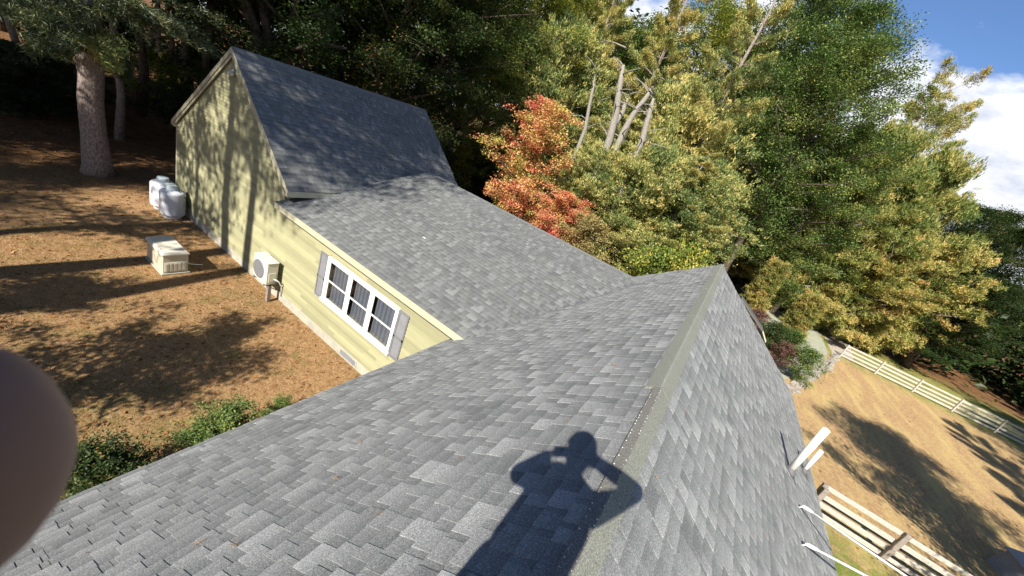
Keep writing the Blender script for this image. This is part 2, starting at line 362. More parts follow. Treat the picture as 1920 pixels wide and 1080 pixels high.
def slope(P0, U, V, W, L, keep, ms='shingle'):
    fld = fields[ms]
    """P0: eave corner; U unit along the eave; V unit up the slope; W run; L slope length"""
    P0, U, V = Vector(P0), Vector(U).normalized(), Vector(V).normalized(); N = U.cross(V)
    if N.z < 0: N = -N
    d = MB(); c = [P0-N*.001, P0+U*W-N*.001, P0+U*W+V*L-N*.001, P0+V*L-N*.001]
    d.add(c+[p-N*.09 for p in c], [(0,1,2,3),(7,6,5,4),(0,4,5,1),(1,5,6,2),(2,6,7,3),(3,7,4,0)])
    so = d.build('roof_slope', M['deck'], house); slopes.append(so)
    nc = int(L/EXPO)
    F = np.array([list(U), list(V), list(N)])       # local -> world
    if (U.cross(V)).dot(N) < 0: flip = True
    else: flip = False
    for i in range(nc+1):
        v0 = i*EXPO; le = min(EXPO, L-v0)
        if le < .03: continue
        def put(u, w, nb, nt, tone, cand):
            if u+w > W: w = W-u
            if w < .03: return
            mid = P0+U*(u+w/2)+V*(v0+le/2)
            if not keep(mid): return
            if cand and le > EXPO-.001:
                k = min(range(len(WD)), key=lambda q: abs(WD[q]-w)); tq = min(range(len(TN)), key=lambda q: abs(TN[q]-tone))
                near_tabs.append(((mid-Vector((0,0,CZ))).length, mid, P0+U*u+V*v0, U, V, N, WD[k], tq, k, so, flip, ms))
                return
            vv, ff = wedge(w, le+.004, nb, nt)
            pts = vv @ F + np.array(P0+U*u+V*v0)
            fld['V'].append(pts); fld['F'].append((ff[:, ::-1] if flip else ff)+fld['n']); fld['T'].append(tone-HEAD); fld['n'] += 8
        u = -random.random()*.9
        while u < W:                              # backing strips about 0.95 m long with butt joints
            w = .95; a = max(u, 0)
            put(a, u+w-.004-a, .005, .001, random.uniform(.12,.34)+.2, False); u += w
        u = -random.random()*.2
        while u < W:                              # laminated tabs of uneven width
            w = random.choice(WD[1:]) ; tone = min(1, max(0, random.gauss(.64,.19)))
            if u > 0: put(u, w, .0098, .0052, tone, True)
            u += w+random.choice([.05,.08,.11,.14,.17])
nl = math.hypot(1, AS)
inB = lambda p: AXL-8 < p.x < AX and BYE < p.y < BYB and zB(p.y) > p.z+.02
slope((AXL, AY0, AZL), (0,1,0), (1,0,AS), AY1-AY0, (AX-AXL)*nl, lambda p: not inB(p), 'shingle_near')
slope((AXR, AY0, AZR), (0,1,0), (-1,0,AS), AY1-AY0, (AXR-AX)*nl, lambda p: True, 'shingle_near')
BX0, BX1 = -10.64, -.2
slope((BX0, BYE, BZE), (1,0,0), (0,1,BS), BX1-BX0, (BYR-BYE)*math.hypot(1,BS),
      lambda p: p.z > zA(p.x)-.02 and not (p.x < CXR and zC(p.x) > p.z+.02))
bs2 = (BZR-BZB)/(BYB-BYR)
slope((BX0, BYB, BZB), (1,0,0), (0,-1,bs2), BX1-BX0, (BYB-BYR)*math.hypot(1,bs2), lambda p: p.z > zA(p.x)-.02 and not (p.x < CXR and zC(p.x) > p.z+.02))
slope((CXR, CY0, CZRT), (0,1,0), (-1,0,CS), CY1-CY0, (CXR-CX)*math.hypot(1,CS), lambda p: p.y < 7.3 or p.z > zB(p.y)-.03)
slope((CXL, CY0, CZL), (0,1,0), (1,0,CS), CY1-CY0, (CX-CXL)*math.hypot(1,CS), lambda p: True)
# the 300 tabs that show largest are pieces of their own, the rest is one field of shingles
def inview(p):
    v = RM.T @ (np.array(p)-np.array([0,0,CZ]))
    if v[2] < .2: return False
    x, y = 960+FPX*v[0]/v[2], 540+FPX*v[1]/v[2]; return -10 < x < 1930 and -10 < y < 1090
near_tabs.sort(key=lambda r: r[0] if inview(r[1]) else 1e3+r[0])
for k, (dd, mid, o0, U, V, N, w, tq, kw, so, flip, ms) in enumerate(near_tabs):
    vv, ff = wedge(w, EXPO+.004, .0098, .0052)
    if flip: ff = ff[:, ::-1]
    if k < 300:
        key = (kw, tq, flip, ms)
        if key not in tab_meshes:
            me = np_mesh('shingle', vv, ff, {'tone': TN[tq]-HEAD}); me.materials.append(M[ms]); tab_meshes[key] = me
        o = obj('shingle', tab_meshes[key], None, so)
        o.matrix_local = Matrix(((U.x,V.x,N.x,o0.x),(U.y,V.y,N.y,o0.y),(U.z,V.z,N.z,o0.z),(0,0,0,1)))
    else:
        pts = vv @ np.array([list(U), list(V), list(N)]) + np.array(o0)
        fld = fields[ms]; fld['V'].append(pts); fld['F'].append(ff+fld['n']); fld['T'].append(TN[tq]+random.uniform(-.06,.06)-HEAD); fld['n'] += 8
FV = np.concatenate([v for k in fields for v in fields[k]['V']]); n0 = fields['shingle']['n']
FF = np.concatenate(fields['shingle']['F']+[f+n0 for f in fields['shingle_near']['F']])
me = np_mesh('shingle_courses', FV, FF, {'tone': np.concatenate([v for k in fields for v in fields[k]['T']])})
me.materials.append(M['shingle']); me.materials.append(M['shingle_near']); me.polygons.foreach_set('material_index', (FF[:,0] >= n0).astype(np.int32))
stuff(obj('shingle_courses', me, None, house))
# ridge caps: long bent strips; on the near stretch the left leg is missing and shows a felt strip
def cap(y0, y1, legs, m, name='ridge_cap', x=AX, z=AZ, s=AS, wid=.122, th=.006, lift=.021, tone=.5):
    b = MB(); zz = z+lift
    prof = []
    L = (x-wid, zz-s*wid); R_ = (x+wid, zz-s*wid); T = (x, zz+.004)
    if legs == 'both': prof = [L, (x-.012, zz-s*.012+.003), (x+.012, zz-s*.012+.003), R_]
    elif legs == 'right': prof = [(x+.008, zz-s*.008+.003), R_]
    else: prof = [(x-.058, zz-s*.058+.006), (x+.008, zz+.008)]
    n = len(prof); y1b = y1
    vs = [(px, y0, pz+th*.6) for px, pz in prof]+[(px, y1b, pz) for px, pz in prof]+[(px, y0, pz-.02) for px, pz in prof]+[(px, y1b, pz-.02) for px, pz in prof]
    fs = [(i, i+1, n+i+1, n+i) for i in range(n-1)]+[(i, 2*n+i, 2*n+i+1, i+1) for i in range(n-1)]
    fs += [(0, n, 3*n, 2*n), (n-1, 3*n-1, 4*n-1, 2*n-1)]+[(n+i, n+i+1, 3*n+i+1, 3*n+i) for i in range(n-1)]
    b.add(vs, fs, tone=tone); return b.build(name, m, house)
y = 3.5
for ln in (3.0, 2.6, 2.5, 2.4):
    cap(y, min(y+ln+.02, AY1+.01), 'both', M['cap'], tone=random.uniform(.35,.7)); y += ln-.005
y = -8.9
while y < 3.48:
    y1 = min(y+1.55, 3.495); cap(y, y1-.002, 'right', M['cap'], tone=random.uniform(.3,.7)); y += 1.55
cap(-8.95, 3.5, 'felt', M['felt'], name='felt_strip')
nb = MB()
for k in range(90):
    yy = -1+k*.05+random.uniform(-.01,.01)
    for off in (-.05, .002):
        if random.random() < .6:
            xx = AX+off+random.uniform(-.003,.003); r_ = random.uniform(.0015,.004); zz = AZ-AS*abs(off)+.031
            nb.add([(xx-r_,yy-r_,zz),(xx+r_,yy-r_,zz),(xx+r_,yy+r_,zz),(xx-r_,yy+r_,zz),(xx,yy,zz+.004)], [(0,1,4),(1,2,4),(2,3,4),(3,0,4)])
stuff(nb.build('nail_heads', M['white'], house))
for nm, x0, x1, s0, z0 in (('ridge_cap', CY0, CY1, CS, CZR),):
    y = CY0
    while y < CY1-.05:
        y1 = min(y+1.6, CY1); cap(y, y1-.002, 'both', M['shingle'], x=CX, z=CZR, s=CS, tone=.4); y += 1.6
rb = MB(); w_ = .13
rb.add([(BX0,BYR-w_,BZR-BS*w_+.012),(AX-1.45,BYR-w_,BZR-BS*w_+.012),(AX-1.45,BYR,BZR+.014),(BX0,BYR,BZR+.014),(BX0,BYR+w_,BZR-bs2*w_+.012),(AX-1.45,BYR+w_,BZR-bs2*w_+.012)], [(0,1,2,3),(3,2,5,4)], tone=.45)
rb.build('ridge_cap', M['shingle'], house)
MB().box(AX-1.62, AX-1.22, BYR-.035, BYR+.02, BZR-.01, BZR+.03).build('valley_flashing', M['lead'], house)

# walls: solid cores, then clapboards piece by piece, foundation, trim
core = MB()
core.prism([(AXL+.45,0,.02),(AXR-.45,0,.02),(AXR-.45,0,zA(AXR-.45)-.12),(AX,0,AZ-.14),(AXL+.45,0,zA(AXL+.45)-.12)], (0, AY1-.3, 0))
core.prism([(AXL+.45,AY0+.3,.02),(AXR-.45,AY0+.3,.02),(AXR-.45,AY0+.3,zA(AXR-.45)-.12),(AX,AY0+.3,AZ-.14),(AXL+.45,AY0+.3,zA(AXL+.45)-.12)], (0, -AY0-.31, 0))
core.build('wall', M['siding'], house)
WX0, WX1 = -17.60, -3.40                               # the facade run
WINX0, WINX1, WINZ0, WINZ1 = -8.25, -5.41, 1.19, 2.545  # outer frame of the triple window
ox0, ox1, oz0, oz1 = WINX0+.07, WINX1-.07, WINZ0+.07, WINZ1-.07
cw = MB()                                              # core wall with the window opening
yf, yb = YW+.012, YW+.16
def top_line(x): return min(zC(x)-.10, 99) if x < CXR+.2 else zB(YW)-.10
cw.box(WX0+.02, ox0, yf, yb, .02, 2.95); cw.box(ox1, WX1, yf, yb, .02, 2.95); cw.box(ox0, ox1, yf, yb, .02, oz0); cw.box(ox0, ox1, yf, yb, oz1, 2.95)
cw.prism([(WX0+.02,yf,2.951),(-10.62,yf,2.951),(-10.62,yf,zC(-10.62)-.10),(CX,yf,CZR-.11),(WX0+.02,yf,zC(WX0+.02)-.10)], (0,.15,0))
cw.box(WX0+.02, WX0+.17, yb+.002, CY1-.25, .02, 3.25); cw.box(-10.77, -10.62, yb+.002, CY1-.3, 2.2, zC(-10.7)-.12)
cw.box(WX0+.18, -3.4, CY1-.42, CY1-.27, .02, 2.9)
cw.prism([(WX0+.18,CY1-.42,2.902),(-10.62,CY1-.42,2.902),(-10.62,CY1-.42,zC(-10.62)-.12),(CX,CY1-.42,CZR-.13),(WX0+.18,CY1-.42,zC(WX0+.18)-.12)], (0,.15,0))
cw.build('wall', M['siding'], house)
z = .30; ex = .105; k = 0
while z < CZR-.2:
    zt = z+ex
    if zt < 2.93: runs = [(WX0, WX1)]
    else:
        half = (CZR-.105-zt)/CS
        xl, xr = max(WX0, CX-half), min(-10.60, CX+half)
        runs = [(xl, xr)] if xr-xl > .08 else []
        if zt < 3.03: runs = [(xl, WX1)]
    for a, b in runs:
        spans = [(a, b)]
        if zt > WINZ0+.03 and z < WINZ1-.03 and b > -5: spans = [(a, WINX0+.02), (WINX1-.02, b)]
        for s0, s1 in spans:
            x = s0; nxt = s0+random.uniform(1.2, 3.6)
            while x < s1-.01:
                e = min(nxt, s1)
                if s1-e < .5: e = s1
                jit = random.uniform(-.001,.001)
                sb = MB(); sb.add([(x+.001,YW-.023+jit,z),(e-.001,YW-.023+jit,z),(e-.001,YW+.004,z+ex+.006),(x+.001,YW+.004,z+ex+.006),(x+.001,YW+.011,z),(e-.001,YW+.011,z)],
                       [(0,1,2,3),(4,5,1,0),(0,3,4),(1,5,2)]); sb.build('siding_board', M['siding'], house)
                x = e; nxt = e+random.uniform(2.4, 3.6)
    z += ex; k += 1
MB().box(WX0-.02, WX1, YW-.018, YW+.2, -.05, .295).build('foundation', M['concrete'], house)
MB().box(WX0-.03, WX0+.075, YW-.024, YW+.02, .296, zC(WX0)-.15).build('corner_board', M['trim'], house)
# fascia, soffit and rake boards
MB().box(BX0+.02, AXL+.9, BYE-.012, BYE+.012, BZE-.17, BZE-.006).build('fascia', M['trim'], house)
MB().box(BX0+.03, AXL+.9, BYE+.014, YW+.01, BZE-.155, BZE-.14).build('soffit', M['trim'], house)
MB().box(BX0+.03, AXL+.9, YW-.022, YW-.013, BZE-.26, BZE-.157).build('frieze_board', M['trim'], house)
def rake(xa, za, xb, zb, y, name='rake_board', dep=.16, th=.022, m='trim'):
    MB().prism([(xa,y,za-.012),(xb,y,zb-.012),(xb,y,zb-dep),(xa,y,za-dep)], (0,th,0)).build(name, M[m], house)
rake(CX, CZR, CXL, CZL, CY0-.012); rake(CX+.001, CZR, CXR, CZRT, CY0-.012)
rake(CX, CZR-.17, CXL+.14, CZL+CS*.14-.17, CY0+.012, 'frieze_board', .10, .02); rake(CX+.001, CZR-.17, CXR-.14, CZRT+CS*.14-.17, CY0+.012, 'frieze_board', .10, .02)
MB().prism([(CXR,CY0+.012,CZRT-.02),(CXR-.28,CY0+.012,CZRT-.02+.2),(CXR-.28,CY0+.012,CZRT-.19),(CXR,CY0+.012,CZRT-.19)], (0,1.9,0)).build('eave_box', M['trim'], house)
MB().prism([(CXL,CY0+.012,CZL-.02),(CXL+.19,CY0+.012,CZL+.1),(CXL+.19,CY0+.012,CZL-.19),(CXL,CY0+.012,CZL-.19)], (0,CY1-CY0-.03,0)).build('eave_box', M['trim'], house)
rake(AX, AZ, AXL, AZL, AY1-.01); rake(AX+.001, AZ, AXR, AZR, AY1-.01); rake(AX, AZ, AXL, AZL, AY0-.012); rake(AX+.001, AZ, AXR, AZR, AY0-.012)
MB().box(AXL-.012, AXL+.012, AY0+.01, BYE-.03, AZL-.18, AZL-.012).build('fascia', M['trim'], house)
MB().box(AXL+.014, AXL+.46, AY0+.05, BYE-.03, AZL-.17, AZL-.15).build('soffit', M['trim'], house)
MB().box(AXR-.012, AXR+.012, AY0+.01, AY1-.01, AZR-.18, AZR-.012).build('fascia', M['trim'], house)
MB().box(AXR-.46, AXR-.014, AY0+.05, AY1-.02, AZR-.17, AZR-.15).build('soffit', M['trim'], house)
# small porch roof with white trim past the far gable
pr = obj('porch_roof', None, None, house)
def ygy(px, Y):
    r = ray(px); t = Y/r[1]; return Vector((r[0]*t, Y, CZ+r[2]*t))
pc = ygy((1424, 612), 14.25)
q = MB(); q.prism([(pc.x-.9,14.0,pc.z+.62),(pc.x+.12,14.0,pc.z-.02),(pc.x+.12,14.0,pc.z-.07),(pc.x-.9,14.0,pc.z+.56)], (0,.5,0)); q.build('porch_shingles', M['shingle'], pr)
q = MB(); q.prism([(pc.x+.121,14.0,pc.z-.02),(pc.x+.36,14.0,pc.z-.28),(pc.x+.36,14.0,pc.z-.33),(pc.x+.121,14.0,pc.z-.07)], (0,.16,0)); q.build('porch_trim', M['trim'], pr)
# triple window
win = obj('window', None, None, house)
def fr(name, x0, x1, z0, z1, y0, y1, m='white', b=.006, parent=None): return MB().bbox(x0,x1,y0,y1,z0,z1,b).build(name, M[m], parent or win)
YO = YW-.055
fr('frame', WINX0, WINX1, WINZ1-.085, WINZ1, YO, YW+.02); fr('frame', WINX0, WINX0+.095, WINZ0+.08, WINZ1-.086, YO, YW+.02)
fr('frame', WINX1-.095, WINX1, WINZ0+.08, WINZ1-.086, YO, YW+.02); fr('sill', WINX0-.03, WINX1+.03, WINZ0-.01, WINZ0+.079, YO-.03, YW+.02)
cwid = (WINX1-WINX0-.19)/3; mulw = .055
for q_ in (1, 2):
    xm = WINX0+.095+cwid*q_; fr('mullion', xm-mulw, xm+mulw, WINZ0+.08, WINZ1-.086, YO+.004, YW+.02)
for q_ in range(3):
    xa = WINX0+.095+cwid*q_+(mulw if q_ else 0); xb = WINX0+.095+cwid*(q_+1)-(mulw if q_ < 2 else 0); zm = (WINZ0+.08+WINZ1-.085)/2
    for s_, (z0, z1, yo) in enumerate(((WINZ0+.081, zm+.018, .018), (zm-.018, WINZ1-.087, .0))):
        yy = YW-.03+yo; w_ = .034
        for (a, b, c, d) in ((xa,xb,z0,z0+w_),(xa,xb,z1-w_,z1),(xa,xa+w_,z0+w_,z1-w_),(xb-w_,xb,z0+w_,z1-w_)):
            fr('sash', a+.001, b-.001, c, d, yy, yy+.016, 'white', .003)
        MB().box(xa+w_-.002, xb-w_+.002, yy+.006, yy+.010, z0+w_-.002, z1-w_+.002).build('pane', M['glass'], win)
    cv = []; nC = 70
    for i in range(nC+1):
        u = i/nC; x = xa+(xb-xa)*u; yy = YW+.11+.028*math.sin(u*34+q_)+.012*math.sin(u*71+2*q_); cv += [(x, yy, WINZ0+.06), (x, yy, WINZ1-.08)]
    MB().add(cv, [(2*i, 2*i+2, 2*i+3, 2*i+1) for i in range(nC)], True).build('curtain', M['curtain'], win)
MB().add([(ox0-.05,YW+.16,oz0-.05),(ox1+.05,YW+.16,oz0-.05),(ox1+.05,YW+.5,oz0-.05),(ox0-.05,YW+.5,oz0-.05),(ox0-.05,YW+.16,oz1+.05),(ox1+.05,YW+.16,oz1+.05),(ox1+.05,YW+.5,oz1+.05),(ox0-.05,YW+.5,oz1+.05)],
         [(0,1,2,3),(7,6,5,4),(3,2,6,7),(1,5,6,2),(0,3,7,4)]).build('room_interior', M['interior'], win)
for xa, xb in ((WINX0-.345, WINX0-.012), (WINX1+.012, WINX1+.345)):
    sh = obj('shutter', None, None, house); w_ = .045; zm = WINZ0+.62
    for (a, b, c, d) in ((xa,xb,WINZ0,WINZ0+.07),(xa,xb,WINZ1-.06,WINZ1),(xa,xb,zm-.035,zm+.035),(xa,xa+w_,WINZ0+.07,WINZ1-.06),(xb-w_,xb,WINZ0+.07,WINZ1-.06)):
        MB().bbox(a, b, YW-.045, YW-.013, c, d, .004).build('shutter_frame', M['shutter'], sh)
    for z0, z1 in ((WINZ0+.075, zm-.04), (zm+.04, WINZ1-.065)):
        nsl = int((z1-z0)/.034)
        for j in range(nsl):
            zz = z0+(z1-z0)*(j+.5)/nsl
            MB().prism([(xa+w_,YW-.037,zz-.016),(xa+w_,YW-.034,zz-.018),(xa+w_,YW-.019,zz+.013),(xa+w_,YW-.022,zz+.015)], (xb-xa-2*w_,0,0)).build('louvre', M['shutter'], sh)
# foundation vent, flood light, pipes through the right slope
fv = obj('foundation_vent', None, None, house)
MB().bbox(-7.12,-6.38,YW-.034,YW-.0185,.03,.06,.003).build('vent_frame', M['concrete'], fv); MB().bbox(-7.12,-6.38,YW-.034,YW-.0185,.23,.26,.003).build('vent_frame', M['concrete'], fv)
MB().box(-7.12,-7.08,YW-.034,YW-.0185,.0601,.2299).build('vent_frame', M['concrete'], fv); MB().box(-6.42,-6.38,YW-.034,YW-.0185,.0601,.2299).build('vent_frame', M['concrete'], fv)
for j in range(6): MB().prism([(-7.079,YW-.03,.07+j*.027),(-7.079,YW-.028,.068+j*.027),(-7.079,YW-.02,.085+j*.027),(-7.079,YW-.022,.087+j*.027)], (.658,0,0)).build('slat', M['shutter'], fv)
fl = obj('flood_light', None, None, house)
MB().lathe([(.05,0),(.05,.02),(.02,.03),(.02,.06)], (0,0,0), 12).build('mount', M['white'], fl)
fl.location = (CX+.02, YW-.02, CZR-.62); fl.rotation_euler = (PI/2,0,0)
for s_ in (-1, 1):
    l = MB().lathe([(.025,0),(.03,.05),(.055,.12),(.057,.13)], (0,0,0), 12).build('lamp_head', M['beige2'], fl); l.location = (s_*.05,-.02,.05); l.rotation_euler = (PI/2*.8, 0, s_*.5)
for b_, hgt, r_ in (((2.68,7.42,3.80), .98, .055), ((3.33,8.76,3.32), .57, .040)):
    vp = obj('vent_pipe', None, None, house); vp.location = b_
    MB().lathe([(r_,-.05),(r_,hgt),(r_*.82,hgt),(r_*.82,hgt-.2)], n=20).build('pipe', M['pvc'], vp)
    MB().lathe([(r_*2.1,-r_*1.2),(r_*1.7,.01),(r_*1.12,.075),(r_*1.02,.08)], n=20).build('pipe_boot', M['lead'], vp)
    e_ = MB(); N_ = Vector((AS,0,1)).normalized(); U_ = Vector((0,1,0)); V_ = Vector((-1,0,AS)).normalized(); c0 = Vector((0,0,.0))+N_*.011
    e_.add([c0+U_*a*.16+V_*b__*.16+N_*k_ for k_ in (0,.004) for a, b__ in ((-1,-1),(1,-1),(1,1),(-1,1))], [(4,5,6,7),(0,1,5,4),(1,2,6,5),(2,3,7,6),(3,0,4,7)]); e_.build('flashing', M['lead'], vp)

# ------------------------------------------------------------------ cables from the right slope
def onR(px):
    r = ray(px); t = (AZ+AS*AX-CZ)/(r[2]+AS*r[0]); return Vector((r[0]*t, r[1]*t, CZ+r[2]*t))
def cable(pa, pb, psh, label):
    a = onR(pa); r = ray(pb); q = (a.z+psh-CZ)/r[2]; d = (Vector((r[0]*q, r[1]*q, CZ+r[2]*q))-a).normalized()
    t = thing('cable', label, 'cable', a, 'pale cables strung from the roof')
    N_ = Vector((AS,0,1)).normalized(); top = N_*.075; L = 12.0
    pts = [top+d*(L*k/16)+Vector((0,0,-.006*(k/16)*(1-k/16)*L*4)) for k in range(17)]
    MB().tube(pts, .016, 8).build('wire', M['wire'], t)
    MB().tube([N_*-.01, N_*.05, N_*.08], [.012,.012,.012], 8).build('eye_bolt', M['wire'], t)
    MB().tube([top-d*.03, top, top+d*.05, top+d*.11, top+d*.13], [.012,.026,.028,.018,.009], 10).build('insulator', M['white'], t)
    return d
d1 = cable((1497,951), (1690,1080), .22, 'thin pale cable anchored on the roof slope just below the tall white vent pipe')
d2 = cable((1502,1022), (1612,1079), .12, 'thin pale cable with a stubby white insulator on the grey slope')
print('cable dirs', d1, d2)

# ------------------------------------------------------------------ yard objects
def tank(x, y, rot, label):
    t = thing('propane_tank', label, 'gas tank', (x, y, 0), 'white propane tanks beside the gable wall'); t.rotation_euler = (0,0,rot)
    r = .365
    prof = [(.10,.10),(.26,.105),(r-.04,.13),(r-.01,.17),(r,.22),(r,.95),(r-.008,.985),(r-.04,1.02),(.27,1.05),(.15,1.075),(.06,1.08)]
    MB().lathe(prof, n=36).build('body', M['tank'], t)
    MB().lathe([(.26,.0),(.27,.0),(.27,.15),(.26,.15)], n=28).build('foot_ring', M['tank'], t)
    MB().lathe([(r+.002,.555),(r+.005,.56),(r+.005,.575),(r+.002,.58)], n=36).build('weld_seam', M['tank'], t)
    MB().lathe([(.17,1.03),(.175,1.05),(.175,1.19),(.165,1.21),(.10,1.22),(.03,1.222)], n=28).build('valve_dome', M['bluecap'], t)
    MB().tube([(.12,0,1.11),(.22,.02,1.11),(.30,.10,1.0),(.38,.2,.8),(.42,.28,.5)], .012, 8).build('hose', M['dark'], t)
    MB().lathe([(.02,0),(.02,.05),(.012,.06)], (.13,-.12,1.02), 10).build('valve', M['dark'], t)
    MB().add([(-.11,-.352,.62),(.0,-.368,.62),(.0,-.368,.74),(-.11,-.352,.74)], [(0,1,2,3)]).build('data_plate', M['beige2'], t)
tank(-16.60, 5.74, .3, 'white upright gas tank beside the wall, the one standing nearer the beige generator')
tank(-17.42, 5.74, 1.9, 'white upright gas tank at the house corner, half hidden by its twin')
gen = thing('generator', 'beige metal standby generator box with slotted end on the dry lawn', 'generator', (-13.04, 4.40, 0))
MB().bbox(-.60,.60,-.34,.34,0,.055,.008).build('base_pad', M['concrete'], gen)
MB().bbox(-.56,.56,-.30,.30,.056,.63,.012).build('body', M['beige'], gen)
MB().add([(-.585,-.325,.631),(.585,-.325,.631),(.585,.325,.631),(-.585,.325,.631),(-.585,-.325,.655),(.585,-.325,.655),(.585,.325,.655),(-.585,.325,.655),(-.54,-.27,.715),(.54,-.27,.715),(.54,.27,.715),(-.54,.27,.715)],
         [(3,2,1,0),(0,1,5,4),(1,2,6,5),(2,3,7,6),(3,0,4,7),(4,5,9,8),(5,6,10,9),(6,7,11,10),(7,4,8,11),(8,9,10,11)]).build('lid', M['beige2'], gen)
ep = MB().bbox(.561,.575,-.26,.26,.10,.40,.004).build('end_panel', M['beige2'], gen)
for j in range(5): MB().bbox(.5755,.588,-.235+j*.098,-.165+j*.098,.13,.37,.005).build('louvre', M['beige'], ep)
for j in range(4): MB().bbox(-.5+j*.26,-.28+j*.26,-.309,-.3005,.12,.48,.003).build('side_panel', M['beige'], gen)
MB().tube([(.1,.31,.2),(.1,.4,.2),(.12,.5,.05),(.2,.8,.02)], .018, 8).build('conduit', M['white'], gen)

hp = thing('heat_pump', 'cream outdoor heat pump unit on wall brackets above the dry grass', 'heat pump', (-10.57, 5.88, 0))
MB().bbox(-.37,.37,-.16,.16,.64,1.33,.012).build('cabinet', M['beige2'], hp)
MB().bbox(-.385,.385,-.175,.175,1.3305,1.355,.006).build('top_cover', M['beige2'], hp)
grl = MB().lathe([(.27,0),(.285,0),(.285,.014),(.27,.014)], n=32).build('fan_guard', M['shutter'], hp); grl.location = (-.07,-.161,.98); grl.rotation_euler = (PI/2,0,0)
MB().lathe([(.01,.0),(.268,.0),(.268,.002),(.01,.002)], n=32).build('fan_opening', M['dark'], grl)
for j in range(7):
    a = MB().lathe([(.04+j*.034,.004),(.045+j*.034,.004),(.045+j*.034,.010),(.04+j*.034,.010)], n=28).build('ring', M['shutter'], grl)
for j in range(6):
    th = PI*j/6; MB().tube([(-.27*math.cos(th),-.27*math.sin(th),.012),(.27*math.cos(th),.27*math.sin(th),.012)], .003, 5).build('spoke', M['shutter'], grl)
MB().bbox(.371,.383,-.10,.10,.72,1.02,.004).build('service_cover', M['beige2'], hp)
for x in (-.28,.28):
    MB().bbox(x-.025,x+.025,-.19,.30,.59,.635,.004).build('bracket', M['post'], hp); MB().tube([(x,-.12,.59),(x,.3,.30)], .015, 6).build('bracket_strut', M['post'], hp)
MB().bbox(.24,.34,-.06,.04,0,.585,.006).build('stand_post', M['post'], hp)
MB().tube([(.372,.06,.80),(.45,.08,.82),(.48,.16,.75),(.46,.26,.55),(.44,.29,.2)], .016, 8).build('line_set', M['white'], hp)
MB().tube([(.372,.03,.74),(.43,.06,.74),(.47,.2,.6),(.40,.29,.5),(.38,.29,.33)], .01, 8).build('line_set', M['dark'], hp)
tag(MB().add([(-.05,-.02,.0),(.05,-.026,.004),(.055,.02,.007),(.0,.03,.013),(-.06,.02,.003),(0,0,.012)], [(0,1,5),(1,2,5),(2,3,5),(3,4,5),(4,0,5)]).build('paper_scrap', M['white'], None, (-6.9, 8.05, zB(8.05)+.012)), 'small white scrap lying in the middle of the low shingle roof', 'scrap')

def fence(x0, x1, y, posts, label, z0=0.0, pm='post', pw=.065):
    t = thing('rail_fence', label, 'fence', (x0, y, z0))
    zs = [.16,.44,.73,1.03]
    for a, b in zip(posts[:-1], posts[1:]):
        for zz in zs:
            o1, o2 = random.uniform(-.02,.02), random.uniform(-.02,.02); h_ = random.uniform(.06,.075)
            r = MB(); xa, xb = a-x0+.015, b-x0-.015
            r.add([(xa,.0,zz+o1-h_),(xb,.0,zz+o2-h_),(xb,.045,zz+o2-h_),(xa,.045,zz+o1-h_),(xa,.0,zz+o1+h_-.01),(xb,.0,zz+o2+h_-.01),(xb,.045,zz+o2+h_),(xa,.045,zz+o1+h_),(xa,.012,zz+o1+h_),(xb,.012,zz+o2+h_)],
                  [(0,1,5,4),(4,5,9,8),(8,9,6,7),(3,7,6,2),(0,3,2,1),(0,4,8,7,3),(1,2,6,9,5)])
            r.build('rail', M['rail'], t)
    for px in posts:
        h_ = 1.17+random.uniform(-.02,.03)
        p = MB(); p.bbox(px-x0-pw,px-x0+pw,-.003-2*pw,-.003,-.1,h_,.012); p.build('post', M[pm], t)
    return t
nf = fence(5.72, 26, 13.62, [5.78,7.86,10.1,12.4,14.7,17.0,19.3,21.6,23.9,26.2], 'pale four rail fence with wide boards and a brown post, close under the roof eave')
MB().bbox(.0,.14,-.33,-.19,-.1,1.12,.012).build('post', M['post'], nf)
fence(11.4, 40, 39.0, [11.5+2.45*k for k in range(12)], 'long pale four rail fence at the far side of the tan paddock', pm='rail', pw=.05)

# a low line of loose stones along the bed, each stone a piece
sw = thing('stone_edging', 'low broken line of pale stones edging the planted bed by the paddock', 'stone edging', (6.3, 24.2, 0))
M['stone'] = m_gravel('stone', (.17,.155,.14), (.40,.375,.33))
sm = []
for k in range(6):
    b = MB(); pr_ = random.Random(k)
    vs = []
    for (x, y, z) in [(sx*.5, sy*.5, sz) for sz in (0, .55, 1) for sx, sy in ((-1,-1),(1,-1),(1.15,0),(1,1),(-1,1),(-1.12,0))]:
        s_ = 1.0 if z < .9 else .72; vs.append((x*s_*pr_.uniform(.85,1.1), y*s_*pr_.uniform(.85,1.1), z*pr_.uniform(.85,1.1)))
    fs = [(6*j+i, 6*j+(i+1) % 6, 6*j+6+(i+1) % 6, 6*j+6+i) for j in range(2) for i in range(6)]+[tuple(12+i for i in range(6))]
    b.add(vs, fs); me = b.mesh('stone'); me.materials.append(M['stone']); sm.append(me)
path_pts = [(6.2,23.9),(6.9,25.9),(7.6,28.0),(9.0,31.8),(10.2,35.5),(11.1,38.7)]
for a, b in zip(path_pts[:-1], path_pts[1:]):
    n = int(math.dist(a, b)/.42)
    for k in range(n):
        for row in (0, 1):
            if random.random() < .12: continue
            u = (k+random.random()*.6)/n; o = obj('stone', random.choice(sm), None, sw)
            o.location = (a[0]+(b[0]-a[0])*u-6.3+random.uniform(-.12,.12)+row*.22, a[1]+(b[1]-a[1])*u-24.2+random.uniform(-.1,.1), -.02)
            o.rotation_euler = (0,0,random.uniform(0,6)); s_ = random.uniform(.18,.38); o.scale = (s_, s_*.8, s_*random.uniform(.45,.9))
